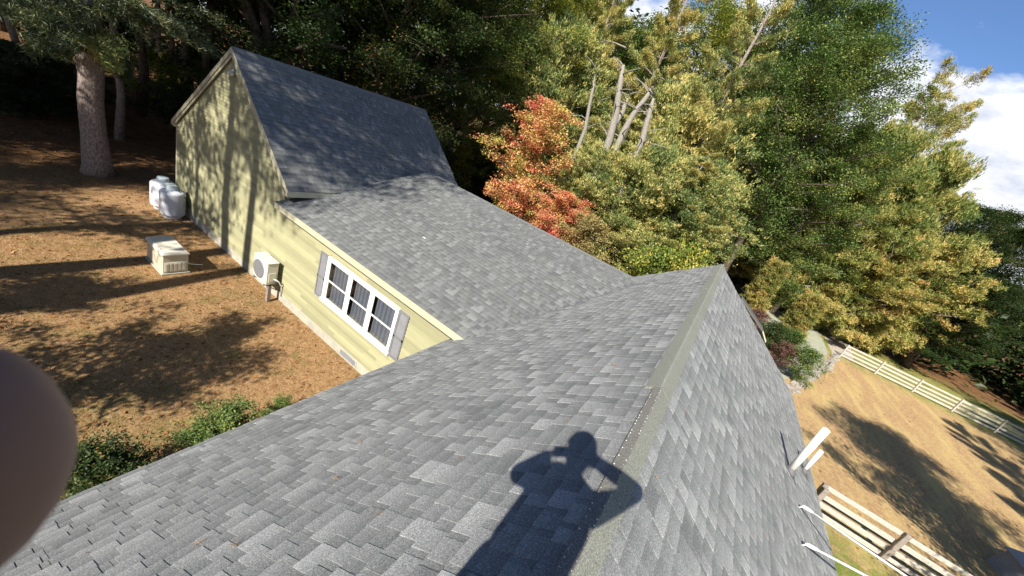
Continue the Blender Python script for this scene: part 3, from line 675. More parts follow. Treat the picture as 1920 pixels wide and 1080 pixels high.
# dark outbuilding and a white cottage behind the tall gabled end
def cottage(name, label, loc, rz, L, W, hw, hr, mw, mr, wins):
    t = thing(name, label, 'building', loc); t.rotation_euler = (0,0,rz)
    MB().box(-L/2,L/2,-W/2,W/2,-.1,hw).build('wall', mw, t)
    r = MB(); ov = .35
    r.prism([(-L/2-ov,-W/2-ov,hw-.12),(-L/2-ov,0,hr),(-L/2-ov,0,hr-.1),(-L/2-ov,-W/2-ov,hw-.22)], (L+2*ov,0,0)); r.prism([(-L/2-ov,W/2+ov,hw-.12),(-L/2-ov,0,hr),(-L/2-ov,0,hr-.1),(-L/2-ov,W/2+ov,hw-.22)], (L+2*ov,0,0)); r.build('roof', mr, t)
    for s_ in (-1, 1): MB().prism([(s_*(L/2-.05),-W/2,hw),(s_*(L/2-.05),W/2,hw),(s_*(L/2-.05),0,hr-.12)], (s_*.05,0,0)).build('gable', mw, t)
    for (x, z, w, h_) in wins:
        wn_ = MB().box(x-w/2-.06,x+w/2+.06,-W/2-.05,-W/2-.001,z-h_/2-.06,z+h_/2+.06).build('window', M['white'], t)
        MB().box(x-w/2,x+w/2,-W/2-.056,-W/2-.0505,z-h_/2,z+h_/2).build('pane', M['dark'], wn_)
M['barn'] = m_wood('barn_wood', (.05,.045,.04), (.12,.10,.09)); M['barnroof'] = m_paint('barn_roof', (.10,.10,.105), .8, .85, 2)
pos = on_z((850,320), 0)
cottage('outbuilding', 'low dark outbuilding in shade behind the tall gabled end', (-26.5,31.5,0), .5, 8, 5, 2.3, 3.7, M['barn'], M['barnroof'], [(-1.5,1.3,1.0,1.0),(2.0,1.3,.8,.8)])
cottage('cottage', 'small white cottage half hidden behind the red maple', (-26.5,42.5,0), .55, 7, 5, 2.6, 4.6, M['white'], M['barnroof'], [(-1.6,1.5,.9,1.2),(1.6,1.5,.9,1.2)])
# grey angular box standing in the shaded paddock
gb = thing('trough', 'grey angular tilted box in the shaded paddock beside the near fence', 'box', (12.9, 17.6, 0)); gb.rotation_euler = (0,0,.5)
M['greywood'] = m_wood('grey_board', (.20,.20,.20), (.38,.37,.36))
MB().prism([(-.8,-.5,0),(.8,-.5,0),(.7,-.42,.55),(-.7,-.42,.55)], (0,.05,0)).build('side_panel', M['greywood'], gb)
MB().prism([(-.8,.5,0),(.8,.5,0),(.7,.42,.75),(-.7,.42,.75)], (0,-.05,0)).build('side_panel', M['greywood'], gb)
for s_ in (-1,1): MB().prism([(s_*.78,-.45,0),(s_*.78,.45,0),(s_*.69,.37,.74),(s_*.69,-.37,.54)], (s_*-.05,0,0)).build('end_panel', M['greywood'], gb)
MB().add([(-.76,-.5,.56),(.76,-.5,.56),(.76,.5,.77),(-.76,.5,.77),(-.76,-.5,.60),(.76,-.5,.60),(.76,.5,.81),(-.76,.5,.81)], [(4,5,6,7),(0,1,5,4),(1,2,6,5),(2,3,7,6),(3,0,4,7),(3,2,1,0)]).build('lid', M['greywood'], gb)

# ------------------------------------------------------------------ vegetation
def leaf_quads(C, size, rng, flat=.95, asp=.62):
    """diamond shaped leaves round centres C (n,3): returns V, F"""
    n = len(C); nrm = rng.normal(size=(n,3)); nrm[:,2] = np.abs(nrm[:,2])+flat; nrm /= np.linalg.norm(nrm, axis=1)[:,None]
    a = rng.normal(size=(n,3)); a -= nrm*(a*nrm).sum(1)[:,None]; a /= np.linalg.norm(a, axis=1)[:,None]; b = np.cross(nrm, a)
    s = (size*rng.uniform(.65,1.3,n))[:,None]
    V = np.stack([C-a*s*.5, C+b*s*.5*asp-a*s*.05, C+a*s*.5-nrm*s*.12, C-b*s*.5*asp-a*s*.05], 1).reshape(-1,3)
    F = np.arange(4*n).reshape(n,4); return V, F
def limb_tree(seed, H, R, z0, n_limb, trunk_r, lean=0.0, droop=.0, forks=3):
    """trunk, limbs and sub-branches; returns a mesh builder and the twig points that carry the leaves"""
    r = random.Random(seed); b = MB(); tips = []
    tp = [Vector((lean*H*(k/8)**1.3+r.uniform(-.012,.012)*H*(k > 0), r.uniform(-.012,.012)*H*(k > 0), H*.93*k/8)) for k in range(9)]
    rad = [trunk_r*(1.35 if k == 0 else 1)*(1-.88*k/8) for k in range(9)]
    b.tube(tp, rad, 10)
    def tpos(z):
        u = min(max(z/(H*.93)*8, 0), 7.999); i = int(u); return tp[i].lerp(tp[i+1], u-i), rad[i]+(rad[i+1]-rad[i])*(u-i)
    for k in range(n_limb):
        u = (k+.5)/n_limb; z = z0+(H*.9-z0)*u**.9; az = k*2.399+r.uniform(-.4,.4)
        prof = math.sin(PI*min(1,(.18+.82*u)))**.7 if u > .35 else .75+.25*u/.35
        L = R*prof*r.uniform(.75,1.08); up = r.uniform(.15,.55)*(1-droop)+.35*u
        p0, r0 = tpos(z); d = Vector((math.cos(az), math.sin(az), up)); pts = [p0]
        for j in range(1,5):
            d2 = d+Vector((r.uniform(-.22,.22), r.uniform(-.22,.22), r.uniform(-.1,.22)-droop*.25*j)); pts.append(pts[-1]+d2.normalized()*L/4)
        rr = max(.018, r0*.5); b.tube(pts, [rr*(1-.8*j/4) for j in range(5)], 6)
        for j in range(1,5):
            for s in range(forks):
                dd = Vector((r.gauss(0,1), r.gauss(0,1), r.gauss(.25,.5))).normalized()*L*r.uniform(.14,.34); q0 = pts[j].lerp(pts[j-1], r.random()*.7); q1 = q0+dd
                b.tube([q0, q0.lerp(q1,.5)+Vector((0,0,.04)), q1], [rr*.22,rr*.15,rr*.06], 4, False); tips.append(q1); tips.append(q0.lerp(q1,.6))
        tips.append(pts[-1])
    tips.append(tp[-1])
    return b, tips
def broadleaf(seed, H, R, z0, n_limb, leaves, leaf=.13, trunk_r=.2, clump=.55, forks=3, lean=0.0):
    b, tips = limb_tree(seed, H, R, z0, n_limb, trunk_r, lean, forks=forks); g = np.random.default_rng(seed)
    T = np.array([list(t) for t in tips]); w = g.uniform(.25,1.6,len(T)); idx = g.choice(len(T), leaves, p=w/w.sum())
    rad = g.uniform(.6,1.35,len(T))*clump; off = g.normal(size=(leaves,3)); off /= np.linalg.norm(off,axis=1)[:,None]; off *= (g.uniform(0,1,leaves)**.45)[:,None]
    C = T[idx]+off*rad[idx][:,None]*np.array([1,1,.62]); tone = np.clip(.42+(g.normal(size=len(T))*.16)[idx]+g.normal(size=leaves)*.13, 0, 1)
    V, F = leaf_quads(C, leaf, g); return b.mesh('trunk'), np_mesh('crown', V, F, {'tone': np.repeat(tone,4)})
def pine(seed, H, R, z0, whorls, trunk_r, tufts=26, needle=.17, droop=.25, lean=0.0, sparse=1.0, top_narrow=.85, nt=13, fan=.34):
    """white pine: whorls of boughs ending in plumes of needle tufts"""
    r = random.Random(seed); g = np.random.default_rng(seed); b = MB()
    tp = [Vector((lean*H*(k/8)**1.2+r.uniform(-.008,.008)*H*(k > 0), r.uniform(-.008,.008)*H*(k > 0), H*k/8)) for k in range(9)]
    rad = [trunk_r*(1.3 if k == 0 else 1)*(1-.94*k/8) for k in range(9)]; b.tube(tp, rad, 12)
    C = []; D = []; T = []
    for k in range(whorls):
        u = k/(whorls-1); z = z0+(H*.99-z0)*u
        i = min(int(z/H*8), 7); p0 = tp[i].lerp(tp[i+1], z/H*8-i)
        L0 = R*(1-top_narrow*u**1.25)*(.72+.28*min(1,u*5)); nb = r.choice((4,5,5,6)) if u < .9 else 4
        a0 = r.uniform(0,6.28)
        for q in range(nb):
            if r.random() > sparse: continue
            bt = r.gauss(0,.28); az = a0+q*2*PI/nb+r.uniform(-.3,.3); L = max(.5, L0*r.uniform(.6,1.12)); rise = r.uniform(.0,.28)+.45*u
            d = Vector((math.cos(az), math.sin(az), rise)); side = Vector((-math.sin(az), math.cos(az), 0)); pts = []
            for j in range(6):
                s = j/5; pts.append(p0+Vector((d.x,d.y,0))*L*s+Vector((0,0,L*(rise*s-droop*s*s*1.1+droop*.75*s**4))))
            rr = max(.012, rad[i]*.22); b.tube(pts, [rr*(1-.85*j/5) for j in range(6)], 5, False)
            m = int(tufts*(.4+.6*L/R))
            for s_ in range(m):
                s = .25+.75*r.random()**.7; j = min(int(s*5),4); base = pts[j].lerp(pts[j+1], s*5-j)
                w = L*fan*(1.12-s)*r.uniform(-1,1); c = base+side*w+Vector((d.x,d.y,0))*abs(w)*.6+Vector((0,0,r.uniform(-.06,.30)*min(1,L/2.5)+abs(w)*.06))
                C.append(c); D.append((Vector((d.x,d.y,.35))+side*w*.5/max(.3,L*.3)).normalized()); T.append(s*.5+.12*r.gauss(0,1)+bt)
    C = np.array([list(c) for c in C]); D = np.array([list(d) for d in D]); T = np.array(T); n = len(C)
    # each tuft is a spray of narrow needle bundles leaning forward along its twig
    Ci = np.repeat(C, nt, 0)+g.normal(size=(n*nt,3))*.075; Di = np.repeat(D, nt, 0)*.75+g.normal(size=(n*nt,3))*.62; Di /= np.linalg.norm(Di,axis=1)[:,None]
    sd = np.cross(Di, g.normal(size=(n*nt,3))*.55+np.array([0,0,1.0])); sd /= np.linalg.norm(sd,axis=1)[:,None]
    ln = needle*g.uniform(.7,1.35,n*nt)[:,None]; wd = .021*needle/.17*g.uniform(.7,1.3,n*nt)[:,None]
    V = np.stack([Ci-sd*wd, Ci+sd*wd, Ci+Di*ln], 1).reshape(-1,3); F = np.arange(3*n*nt).reshape(-1,3)
    tone = np.clip(np.repeat(.62-.30*T+g.normal(size=n)*.2, nt)+g.normal(size=n*nt)*.1, 0, 1)
    return b.mesh('trunk'), np_mesh('crown', V, F, {'tone': np.repeat(tone,3)})
KIND = {}
def kind(name, meshes, bark, leafm):
    tr, cr = meshes
    if not tr.materials: tr.materials.append(M[bark])
    KIND[name] = (tr, cr, M[leafm])
def plant(name, kname, label, x, y, s=1.0, rz=None, sz=None, cat='tree', group=None, leafm=None, tilt=(0,0)):
    tr, cr, lm = KIND[kname]; lm = M[leafm] if leafm else lm
    if not cr.materials: cr.materials.append(KIND[kname][2])
    t = thing(name, label, cat, (x, y, 0), group); t.rotation_euler = (tilt[0], tilt[1], random.uniform(0,6.28) if rz is None else rz); t.scale = (s, s, sz or s)
    obj('trunk', tr, None, t); c_ = obj('crown', cr, None, t); c_.material_slots[0].link = 'OBJECT'; c_.material_slots[0].material = lm; return t
def bushy(seed, H, R, z0, n_limb, tufts, needle=.17, trunk_r=.18, clump=.6, nt=12):
    """a full rounded conifer: needle sprays in plumes on a limbed frame"""
    b, tips = limb_tree(seed, H, R, z0, n_limb, trunk_r, forks=3); g = np.random.default_rng(seed)
    T = np.array([list(t) for t in tips]); w = g.uniform(.2,1.6,len(T)); idx = g.choice(len(T), tufts, p=w/w.sum())
    out = T-np.array([0,0,H*.45]); out /= np.linalg.norm(out*np.array([1,1,.5]),axis=1)[:,None]; rad = g.uniform(.6,1.4,len(T))*clump
    off = g.normal(size=(tufts,3)); off /= np.linalg.norm(off,axis=1)[:,None]; off *= (g.uniform(0,1,tufts)**.5)[:,None]
    C = T[idx]+off*rad[idx][:,None]*np.array([1,1,.6])+out[idx]*(g.uniform(0,.7,tufts))[:,None]*rad[idx][:,None]
    D = out[idx]*.8+np.array([0,0,.35]); n = tufts
    Ci = np.repeat(C,nt,0)+g.normal(size=(n*nt,3))*.07; Di = np.repeat(D,nt,0)*.7+g.normal(size=(n*nt,3))*.6; Di /= np.linalg.norm(Di,axis=1)[:,None]
    sd = np.cross(Di, g.normal(size=(n*nt,3))*.55+np.array([0,0,1.0])); sd /= np.linalg.norm(sd,axis=1)[:,None]; ln = needle*g.uniform(.7,1.35,n*nt)[:,None]; wd = .030*needle/.17*g.uniform(.7,1.3,n*nt)[:,None]
    V = np.stack([Ci-sd*wd, Ci+sd*wd, Ci+Di*ln], 1).reshape(-1,3)
    tone = np.clip(np.repeat(.46+(g.normal(size=len(T))*.14)[idx]+g.normal(size=n)*.12, nt)+g.normal(size=n*nt)*.08, 0, 1)
    return b.mesh('trunk'), np_mesh('crown', V, np.arange(3*n*nt).reshape(-1,3), {'tone': np.repeat(tone,3)})
kind('oak', broadleaf(1, 19, 6.0, 4.5, 34, 80000, .125, .30, .8), 'bark_dark', 'leaf_green')
kind('oak2', broadleaf(2, 18, 5.4, 3.0, 34, 76000, .125, .26, .75), 'bark_dark', 'leaf_dark')
kind('maple', broadleaf(3, 9.5, 3.3, 1.0, 28, 26000, .125, .12, .5), 'bark_dark', 'leaf_red')
kind('small', broadleaf(4, 6.0, 2.4, .4, 24, 16000, .105, .07, .42), 'bark_dark', 'leaf_tan')
kind('bush', broadleaf(5, 2.2, 1.15, .1, 20, 8000, .075, .035, .26), 'bark_dark', 'leaf_green')
kind('pine', pine(6, 21, 5.4, 2.5, 17, .30, 190, .17, nt=12, sparse=.86), 'bark_pine', 'needle')
kind('pine2', pine(7, 17, 5.2, 1.2, 14, .24, 210, .17, nt=12, sparse=.88), 'bark_pine', 'needle')
kind('pine_tall', pine(8, 26, 5.2, 8.0, 24, .36, 70, .22, nt=10), 'bark_pine', 'needle_dark')
kind('gold', bushy(9, 13, 4.2, .8, 34, 12500, clump=.52), 'bark_pine', 'needle_gold')
kind('gold2', bushy(10, 10, 3.6, .4, 32, 11000, clump=.5), 'bark_pine', 'needle_gold')
kind('softpine', bushy(16, 11, 4.4, .6, 30, 15000, .17, .2, .8), 'bark_pine', 'needle')
kind('flatpine', pine(17, 17, 4.2, 4.0, 22, .22, 120, .18, nt=11, sparse=.72, top_narrow=.45, fan=.6), 'bark_pine', 'needle')
kind('column', pine(11, 5.2, .85, .2, 24, .07, 50, .12, -.1, top_narrow=.75), 'bark_pine', 'needle_gold')
kind('tallwood', broadleaf(12, 22, 5.4, 7.0, 32, 44000, .18, .24, .95), 'bark_dark', 'leaf_dark')
kind('hightree', broadleaf(14, 27, 5.2, 15.5, 22, 13000, .19, .44, 1.0), 'bark_dark', 'leaf_dark')
kind('airy', broadleaf(15, 20, 4.0, 8.5, 18, 6500, .2, .30, .8), 'bark_dark', 'leaf_dark')
kind('slim', broadleaf(13, 19, 3.8, 6.5, 20, 20000, .17, .16, .85), 'bark_pine', 'leaf_dark')
def spot(px, d): p = at_dist(px, d); return p.x, p.y
def plant_px(name, kname, label, px, d, top=None, H0=None, **kw):
    """stand a tree on the ground in the direction of pixel px at distance d; its top reaches pixel row of `top`"""
    x, y = spot(top or px, d)
    if top: hgt = at_dist(top, d).z; kw['sz'] = hgt/H0
    return plant(name, kname, label, x, y, **kw)
# --- behind the low roof
plant_px('maple_tree', 'maple', 'bright red and orange maple behind the low roof', (1010,330), 25, (1045,165), 9.5, s=1.0, rz=.6)
plant_px('maple_tree', 'maple', 'yellow and orange young maple at the foot of the red maple', (1075,420), 22.5, (1075,350), 9.5, s=.75, rz=2.2, leafm='leaf_red')
plant_px('shrub', 'small', 'tan leaved tall shrub behind the junction of the two roofs', (1140,455), 20, (1120,395), 6.0, s=.9, cat='shrub')
plant_px('pine_tree', 'pine2', 'soft yellow green pine with its lower boughs spread beside the red maple', (1190,330), 28, (1190,215), 17, s=.95)
plant_px('pine_tree', 'pine2', 'smaller yellow green pine right behind the far end of the near ridge', (1310,400), 26, (1330,290), 17, s=.9)
plant_px('shrub', 'bush', 'bright yellow green shrub just behind the near roof', (1255,490), 18.6, (1250,462), 2.2, s=1.6, cat='shrub', leafm='leaf_yellowgreen')
plant_px('shrub', 'bush', 'yellow green shrub peeping over the rake of the near roof', (1310,478), 19.4, (1310,455), 2.2, s=1.5, cat='shrub', leafm='leaf_yellowgreen')
for top, d, lab in [((1172,285), 27.5, 'soft yellow green pine spreading beside the red maple'), ((1245,285), 27.0, 'rounded yellow green pine below the pale bare trunks'), ((1335,310), 28, 'rounded yellow green pine behind the far tip of the near ridge'),
                    ((1085,60), 38, 'rounded pale pine above the red maple'), ((1320,170), 34, 'rounded gold pine beside the tallest pine')]:
    plant_px('pine_tree', 'softpine', lab, top, d, top, 11, s=1.0 if d < 30 else 1.35)
# --- tall trees beyond
for k, (px, d, kn, sz_, lm, lab) in enumerate([
    ((1130,60), 40, 'pine', 1.25, None, 'tall yellow pine above the pale bare trunks'),
    ((1240,110), 36, 'pine', 1.12, None, 'tall pine with gold boughs between the bare trunks and the big green oak'),
    ((1390,120), 33, 'pine', 1.15, None, 'tallest pine with heavy gold boughs in front of the green oak'),
    ((1460,330), 47, 'pine2', 1.1, None, 'mid height pine under the big green oak'),
    ((1545,200), 35, 'oak', 1.12, 'leaf_green', 'big spreading green oak standing against the cloud'),
    ((1500,60), 42, 'oak', 1.5, 'leaf_green', 'tallest green oak rising behind the big spreading one'),
    ((1590,70), 40, 'oak2', 1.42, 'leaf_green', 'tall green tree with its crown edge against the blue sky'),
    ((1630,230), 39, 'oak2', .95, 'leaf_green', 'green oak with ragged outer twigs against the sky')]):
    x, y = spot(px, d); plant('tall_tree' if 'oak' in kn else 'pine_tree', kn, lab, x, y, s=1.05 if 'oak' in kn else 1.0, sz=sz_, leafm=lm)
for k, (px, d, top, lab) in enumerate([
    ((1440,440), 54, (1435,340), 'gold tipped conifer behind the far gable of the near roof'),
    ((1515,470), 55, (1530,330), 'gold conifer beside the pale drive'),
    ((1590,440), 50, (1600,290), 'gold conifer under the ragged oak'),
    ((1610,560), 47, (1640,400), 'gold conifer right behind the end of the far fence'),
    ((1700,420), 44, (1705,225), 'broad gold conifer with a domed top against the white cloud'),
    ((1760,470), 47, (1780,290), 'gold conifer next to the domed one'),
    ((1690,590), 46, (1720,440), 'low gold conifer behind the far fence rails'),
    ((1790,590), 50, (1800,450), 'gold conifer at the edge of the dark wood')]):
    plant_px('conifer', ('gold','gold2')[k % 2], lab, px, d, top, (13,10)[k % 2], s=(1.3,1.5)[k % 2] if k < 4 else (1.1,1.25)[k % 2])
plant_px('pine_tree', 'flatpine', 'pine whose open crooked crown stands clear against the white cloud', (1800,260), 50, (1790,165), 17, s=.95, leafm='needle_gold', rz=.4)
for k, (px, d, top, lab) in enumerate([
    ((1850,470), 62, (1850,360), 'dense dark green tree at the skyline behind the gold conifers'),
    ((1915,500), 66, (1915,375), 'dense dark green tree on the skyline beside the cloud'),
    ((1960,560), 60, (1960,410), 'dark green tree at the end of the skyline wood'),
    ((1860,620), 52, (1870,500), 'dark shaded tree above the far end of the far fence')]):
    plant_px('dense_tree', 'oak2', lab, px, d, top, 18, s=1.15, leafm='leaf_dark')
# --- bed by the paddock
plant_px('conifer', 'column', 'narrow gold column conifer standing clear on the pale drive', (1470,575), 33.5, (1462,497), 5.2, s=1.3)
plant_px('conifer', 'column', 'narrow gold column conifer by the stone edging', (1525,660), 30.5, (1530,560), 5.2, s=1.25)
for k, (px, d, s_, lm, lab) in enumerate([
    ((1462,672), 26.5, .85, 'leaf_maroon', 'maroon leaved shrub in the planted bed'), ((1440,640), 27.5, 1.1, 'leaf_dark', 'dark green shrub between the maroon one and the house'),
    ((1493,700), 26.8, 1.0, 'leaf_green', 'green shrub beside the stone edging'), ((1480,640), 29.5, 1.0, 'leaf_green', 'green shrub behind the maroon one'),
    ((1425,590), 30.0, 1.0, 'leaf_maroon', 'brown twiggy shrub close to the far gable')]):
    plant_px('shrub', 'bush', lab, px, d, s=s_, leafm=lm, cat='shrub')
# --- dark wood behind the tall gabled end
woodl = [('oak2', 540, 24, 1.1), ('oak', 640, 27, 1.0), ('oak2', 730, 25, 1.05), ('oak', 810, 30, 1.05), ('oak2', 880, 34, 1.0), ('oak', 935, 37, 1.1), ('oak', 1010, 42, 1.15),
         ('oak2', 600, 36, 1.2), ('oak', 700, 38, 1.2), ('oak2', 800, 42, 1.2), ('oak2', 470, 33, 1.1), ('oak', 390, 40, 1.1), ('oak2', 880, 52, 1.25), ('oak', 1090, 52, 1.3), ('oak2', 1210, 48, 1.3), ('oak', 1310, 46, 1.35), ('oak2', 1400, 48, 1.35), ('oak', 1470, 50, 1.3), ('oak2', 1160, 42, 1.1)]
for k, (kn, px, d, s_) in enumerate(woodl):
    x, y = spot((px, 150), d); lit = px > 850  # sun and shade put into leaf colour: paler when lit, dark behind the gable
    plant('wood_tree', kn, 'sunlit yellow green tree at the edge of the wood beyond the low roof' if lit else 'shaded dark green tree in the wood behind the tall gabled end', x, y, s=s_,
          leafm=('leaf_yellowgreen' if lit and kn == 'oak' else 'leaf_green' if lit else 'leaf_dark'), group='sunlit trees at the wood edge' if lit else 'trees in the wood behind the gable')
# --- the dark tree with big limbs behind the tall ridge
lt = thing('limbed_tree', 'dark tree with heavy crooked limbs rising behind the tall gable ridge', 'tree', (-21.5, 11.2, 0))
b = MB(); P_ = lambda px, d: at_dist(px, d)-Vector((-21.5, 11.2, 0))
base = Vector((0,0,0)); q1 = P_((487,95), 24.5); q2 = P_((475,45), 24.3); q3 = P_((455,-10), 24.2); q4 = P_((440,-90), 24)
b.tube([base, q1.lerp(base,.5)+Vector((.1,0,0)), q1, q2, q3, q4], [.42,.33,.27,.24,.22,.16], 10)
b.tube([q1.lerp(base,.12), P_((505,70), 24.3), P_((497,40), 24), P_((490,5), 23.8), P_((500,-60), 23.6)], [.2,.2,.19,.17,.12], 8)
b.tube([P_((500,80), 24.3), P_((530,92), 24), P_((570,88), 23.5), P_((600,80), 23.2), P_((650,92), 22.8)], [.17,.15,.12,.1,.05], 8)
b.tube([q3, P_((500,-30), 23.5), P_((560,-50), 23)], [.15,.1,.05], 8); b.build('trunk', M['bark_dark'], lt)
tr_, cr_ = broadleaf(21, 10, 5.5, 1, 22, 16000, .15, .2, .8)
c_ = obj('crown', cr_, M['leaf_dark'], lt); c_.location = q4-Vector((0,0,3.0)); bpy.data.meshes.remove(tr_)
# --- pale bare trunks among the pines
for k, (pb, pt, d, r_) in enumerate([((1143,262),(1162,160),26.0,.20),((1170,245),(1210,185),26.4,.17),((1158,225),(1172,195),27,.15),((1205,262),(1220,205),26.2,.17),((1098,240),(1112,165),28,.11)]):
    p1, p2 = at_dist(pb, d), at_dist(pt, d); x, y = p1.x, p1.y
    t = thing('bare_tree', 'pale bare tree trunk with broken stubs among the yellow pines', 'tree', (x, y, 0), 'pale bare trunks among the pines')
    top = p2-Vector((x, y, 0)); low = p1-Vector((x, y, 0)); b = MB(); r1 = random.Random(k)
    b.tube([(0,0,0), low*.5+Vector((.1,0,0)), low, low.lerp(top,.5)+Vector((r1.uniform(-.1,.1),0,.1)), top, top+(top-low)*.35], [r_*1.5,r_*1.3,r_*1.15,r_,r_*.85,r_*.4], 9); b.build('trunk', M['bark_pale'], t)
    for j in range(9):
        s = low.lerp(top, r1.uniform(-.2,1.7)); a = r1.uniform(0,6.28); L = r1.uniform(.5,2.0)
        b = MB(); e = s+Vector((math.cos(a)*L, math.sin(a)*L, r1.uniform(-.1,.6)*L)); b.tube([s, s.lerp(e,.5)+Vector((0,0,.06)), e], [r_*.28,r_*.18,.012], 5); b.build('branch', M['bark_pale'], t)
# --- the big pine on the left lawn and trunks of the left wood
bp = thing('pine_tree', 'thick barked pine standing alone in the needle litter beyond the gas tanks', 'tree', (-20.85, 4.9, 0))
b = MB(); D0 = 21.3
prof = [((184,332),1.45),((183,310),1.18),((176,250),.98),((170,190),.95),((171,140),.93),((166,90),.98),((163,40),.95),((160,-30),.92),((150,-160),.85)]
pts = [at_dist(p, D0)-Vector((-20.85,4.9,0)) for p, _ in prof]; pts[0] = Vector((0,0,-.05))
last = pts[-1]; pts += [last+Vector((0,0,5)), last+Vector((.3,0,10))]
b.tube(pts, [.36*q for _, q in prof]+[.22,.06], 20)
b.build('trunk', M['bark_pine'], bp)
_, cr = pine(31, 16, 5.0, .8, 22, .2, 44); bpy.data.meshes.remove(_)
c_ = obj('crown', cr, M['needle_dark'], bp); c_.location = (pts[7].x, pts[7].y, pts[7].z-1.2)
def bough(parent, p0, p1, seed, n=170, spread=.45, m='needle', nl=.19):
    """one low pine bough with sprays of needles from p0 to p1 (parent space)"""
    r = random.Random(seed); g = np.random.default_rng(seed); b = MB(); p0, p1 = Vector(p0), Vector(p1); L = (p1-p0).length
    mid = p0.lerp(p1,.5)+Vector((0,0,.14*L)); b.tube([p0, p0.lerp(mid,.55)+Vector((0,0,.03*L)), mid, mid.lerp(p1,.5)+Vector((0,0,.03*L)), p1], [.05,.04,.03,.02,.008], 6, False)
    b.build('branch', M['bark_dark'], parent)
    d = (p1-p0).normalized(); sd = d.cross(Vector((0,0,1))).normalized(); C = []
    for k in range(n):
        s = .2+.8*r.random()**.75; base = p0.lerp(mid, s*2) if s < .5 else mid.lerp(p1, s*2-1)
        C.append(base+sd*r.gauss(0,spread)*(1.15-s)*L*.42+Vector((0,0,r.gauss(0,.08)-.03)))
    C = np.array([list(c) for c in C]); nt = 20; Ci = np.repeat(C, nt, 0)+g.normal(size=(n*nt,3))*.07; Di = np.array(d)*.8+g.normal(size=(n*nt,3))*.6; Di /= np.linalg.norm(Di,axis=1)[:,None]
    s2 = np.cross(Di, g.normal(size=(n*nt,3))); s2 /= np.linalg.norm(s2,axis=1)[:,None]; ln = nl*g.uniform(.7,1.3,n*nt)[:,None]
    V = np.stack([Ci-s2*.012, Ci+s2*.012, Ci+Di*ln], 1).reshape(-1,3)
    o = obj('needles', np_mesh('needles', V, np.arange(3*n*nt).reshape(-1,3), {'tone': np.repeat(np.repeat(np.clip(g.normal(.45,.2,n),0,1),nt),3)}), M[m], parent)
rp = Vector((-20.85,4.9,0))
for k, (pa, pb, da, db) in enumerate([((160,20),(60,50),20.8,17.5),((168,60),(100,95),20.8,17.0),((170,70),(205,115),20.8,18.0),((170,30),(330,55),20.8,18.5),((175,80),(235,140),21,19),((165,10),(400,95),20.8,20),((160,30),(20,15),20.8,19),((165,95),(60,90),21,19.5),((172,20),(260,25),21,18)]):
    bough(bp, at_dist(pa,da)-rp, at_dist(pb,db)-rp, 40+k, m='needle' if k == 2 else 'needle_dark', n=210)
def plain_tree(px, d, r_, kn, label, group, s=1.0, bark='bark_dark', name='wood_tree', leafm=None):
    x, y = spot(px, d); return plant(name, kn, label, x, y, s=s, group=group, leafm=leafm)
for k, (px, d) in enumerate([((222,200),26.8),((262,150),33),((300,150),38),((120,110),36),((30,150),33),((90,60),44),((350,110),40),((180,90),45),((400,90),47),((10,70),52),((240,80),52),((320,70),55),((140,60),58),((60,30),62)]):
    plain_tree(px, d, .2, ('slim','tallwood')[k % 2] if k else 'slim', 'slim trunk standing just behind the thick barked pine' if k == 0 else 'dark trunk in the shaded wood beyond the lawn', None if k == 0 else 'dark trunks of the lawn side wood')
plant_px('evergreen', 'gold2', 'very dark broad evergreen in the shaded wood', (35,150), 30, (20,80), 10, s=1.1, leafm='needle_dark')
for k, (px, d, s_) in enumerate([((300,90),34,1.7),((380,70),38,2.0),((330,130),30,1.3),((880,235),36,2.2),((840,215),33,1.8),((930,250),38,2.4),((980,300),34,2.2),((90,95),40,2.0),((220,70),42,2.0)]):
    x, y = spot(px, d); plant('understorey_shrub', 'bush', 'shaded green understorey shrub beneath the wood trees', x, y, s=s_, leafm='leaf_dark' if k % 3 else 'leaf_yellowgreen', cat='shrub', group='understorey shrubs')
# --- shrubs under the left eave
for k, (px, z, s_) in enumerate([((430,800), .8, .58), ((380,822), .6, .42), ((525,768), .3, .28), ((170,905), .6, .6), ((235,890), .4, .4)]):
    p = on_z(px, z); plant('shrub', 'bush', 'leafy green shrub growing against the near house wall below the eave' if k < 3 else 'dark shrub in shade below the near eave', p.x, p.y, s=s_, leafm='leaf_green' if k < 3 else 'leaf_dark', cat='shrub', group='shrubs below the eave' if k < 3 else 'shaded shrubs below the eave')
